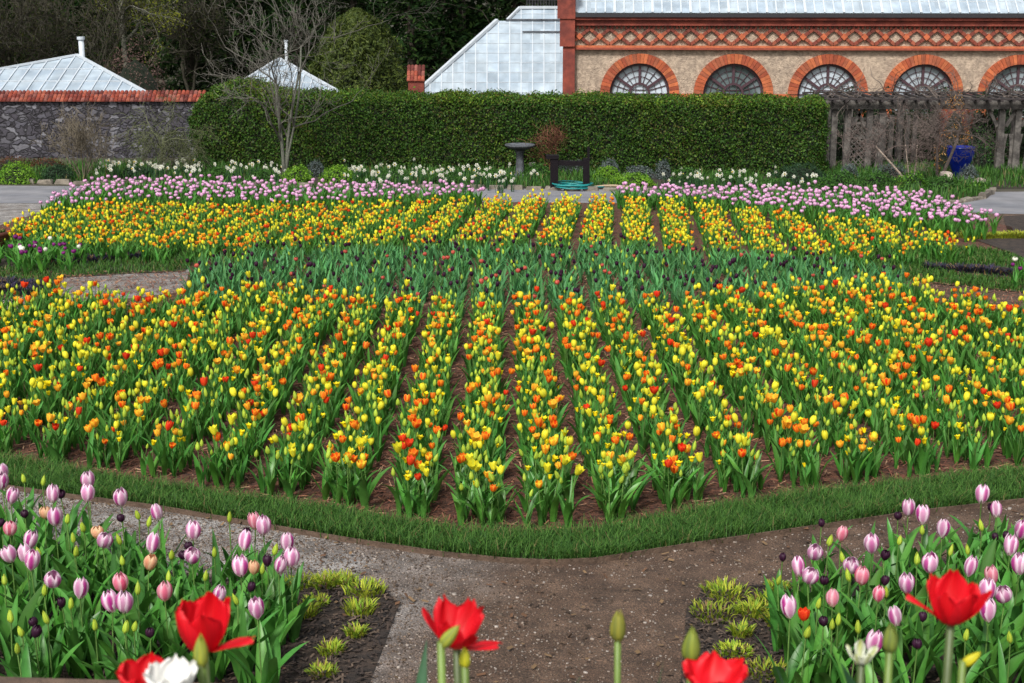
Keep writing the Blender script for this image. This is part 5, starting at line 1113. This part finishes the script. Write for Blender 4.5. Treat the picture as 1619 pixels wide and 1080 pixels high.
# vines on the pergola roof
mb = MB(); r = np.random.default_rng(12)
for k in range(110):
    x_ = r.uniform(0, L2); p = Vector((X(1290)-ox+x_, r.uniform(-.4, 1.8), zb1+.26)); branchy(mb, p, (r.normal(0, 1), r.normal(0, .5), .15), .45, .014, 1, r, C=(.10, .08, .07), wig=.35, up=-.02, n=(1, 2))
o = mb.build('vine', M['bark']); o.location = (ox, Yp, pg); tag(o, 'tangle of bare vine stems over the pergola roof', 'vine')
# brick pier and russet climber seen through the pergola
x, y, z = P(1505, 240, 36.5); root = empty('brick_pier', (x, y, gz(y))); tag(root, 'orange brick pier glimpsed through the pergola behind the blue pot', 'pier')
MB().box((0, 0, .8), (.85, .5, 1.6)).build('shaft', M['brick'], root); MB().box((0, 0, 1.63), (.95, .6, .07)).build('cap', M['brick'], root)
x, y, z = P(1506, 240, 33.2); mound('russet_climber', x, y, .42, .25, 1.75, [(.42, .20, .06), (.5, .3, .10), (.3, .12, .04)], 1500, .05, 'orange-brown leafy plant rising behind the blue pot', 'shrub', seed=8, lump=.2)
# blue pot, boulders, brown bowl
x, y = G(1522, 284); s_ = ppm(y); root = empty('flower_pot', (x, y+.3, gz(y))); tag(root, 'large glazed cobalt blue pot at the pergola opening', 'pot')
rp = 21/s_; zb0 = 12/s_; hh_ = 46/s_
MB().lathe([(.01, zb0*0), (rp*.46, 0), (rp*.46, zb0*.3), (rp*.54, zb0*.9), (rp*.72, zb0+hh_*.15), (rp*.92, zb0+hh_*.38), (rp*1.02, zb0+hh_*.6), (rp, zb0+hh_*.74)], 32).build('body', M['bluepot'], root, smooth=True)
MB().lathe([(rp, zb0+hh_*.74), (rp*1.03, zb0+hh_*.77), (rp*1.02, zb0+hh_*.80), (rp*.92, zb0+hh_*.80), (rp*.88, zb0+hh_*.7), (.01, zb0+hh_*.68)], 32).build('rim', M['bluepot'], root, smooth=True)
def rock(px, py, wp, hp2, label, seed):
    x, y = G(px, py); s_ = ppm(y); r = np.random.default_rng(seed); import bmesh
    bm = bmesh.new(); bmesh.ops.create_icosphere(bm, subdivisions=3, radius=1)
    ph = r.uniform(0, 6, 4)
    for v in bm.verts:
        n = 1+.15*math.sin(v.co.x*3+ph[0])*math.cos(v.co.y*3+ph[1])+.1*math.sin(v.co.z*5+ph[2]+v.co.x*4); v.co = Vector((v.co.x*wp/2/s_, v.co.y*wp/2.4/s_, v.co.z*hp2/1.5/s_))*n; v.co.z = max(v.co.z, -.05)
    me = bpy.data.meshes.new('boulder'); bm.to_mesh(me); bm.free(); me.materials.append(M['boulder']); o = link('boulder', me); o.location = (x, y, gz(y)+.05); tag(o, label, 'boulder', 'boulders by the blue pot')
rock(1496, 290, 24, 24, 'round pale boulder left of the blue pot', 1); rock(1550, 292, 22, 11, 'flat pale boulder at the kerb right of the blue pot', 2)
x, y = G(-4, 396); s_ = ppm(y); root = empty('bowl', (x, y, gz(y))); tag(root, 'brown glazed bowl planter cut off by the left edge', 'planter')
rb = 30/s_; MB().lathe([(.01, 0), (rb*.5, 0), (rb*.62, .1), (rb*.9, 26/s_), (rb, 32/s_), (rb*.94, 32/s_), (rb*.8, 26/s_), (.01, 25/s_)], 28).build('body', M['brownpot'], root, smooth=True)
tf = tuft(-6, 380, .14, 'green plants growing in the brown bowl planter', 400, n=60, cols=GRN, hgt=.14, wd=.02, group='plants in the bowl'); tf.location = (x, y, gz(y)+25/s_); tf.name = 'bowl_plants'
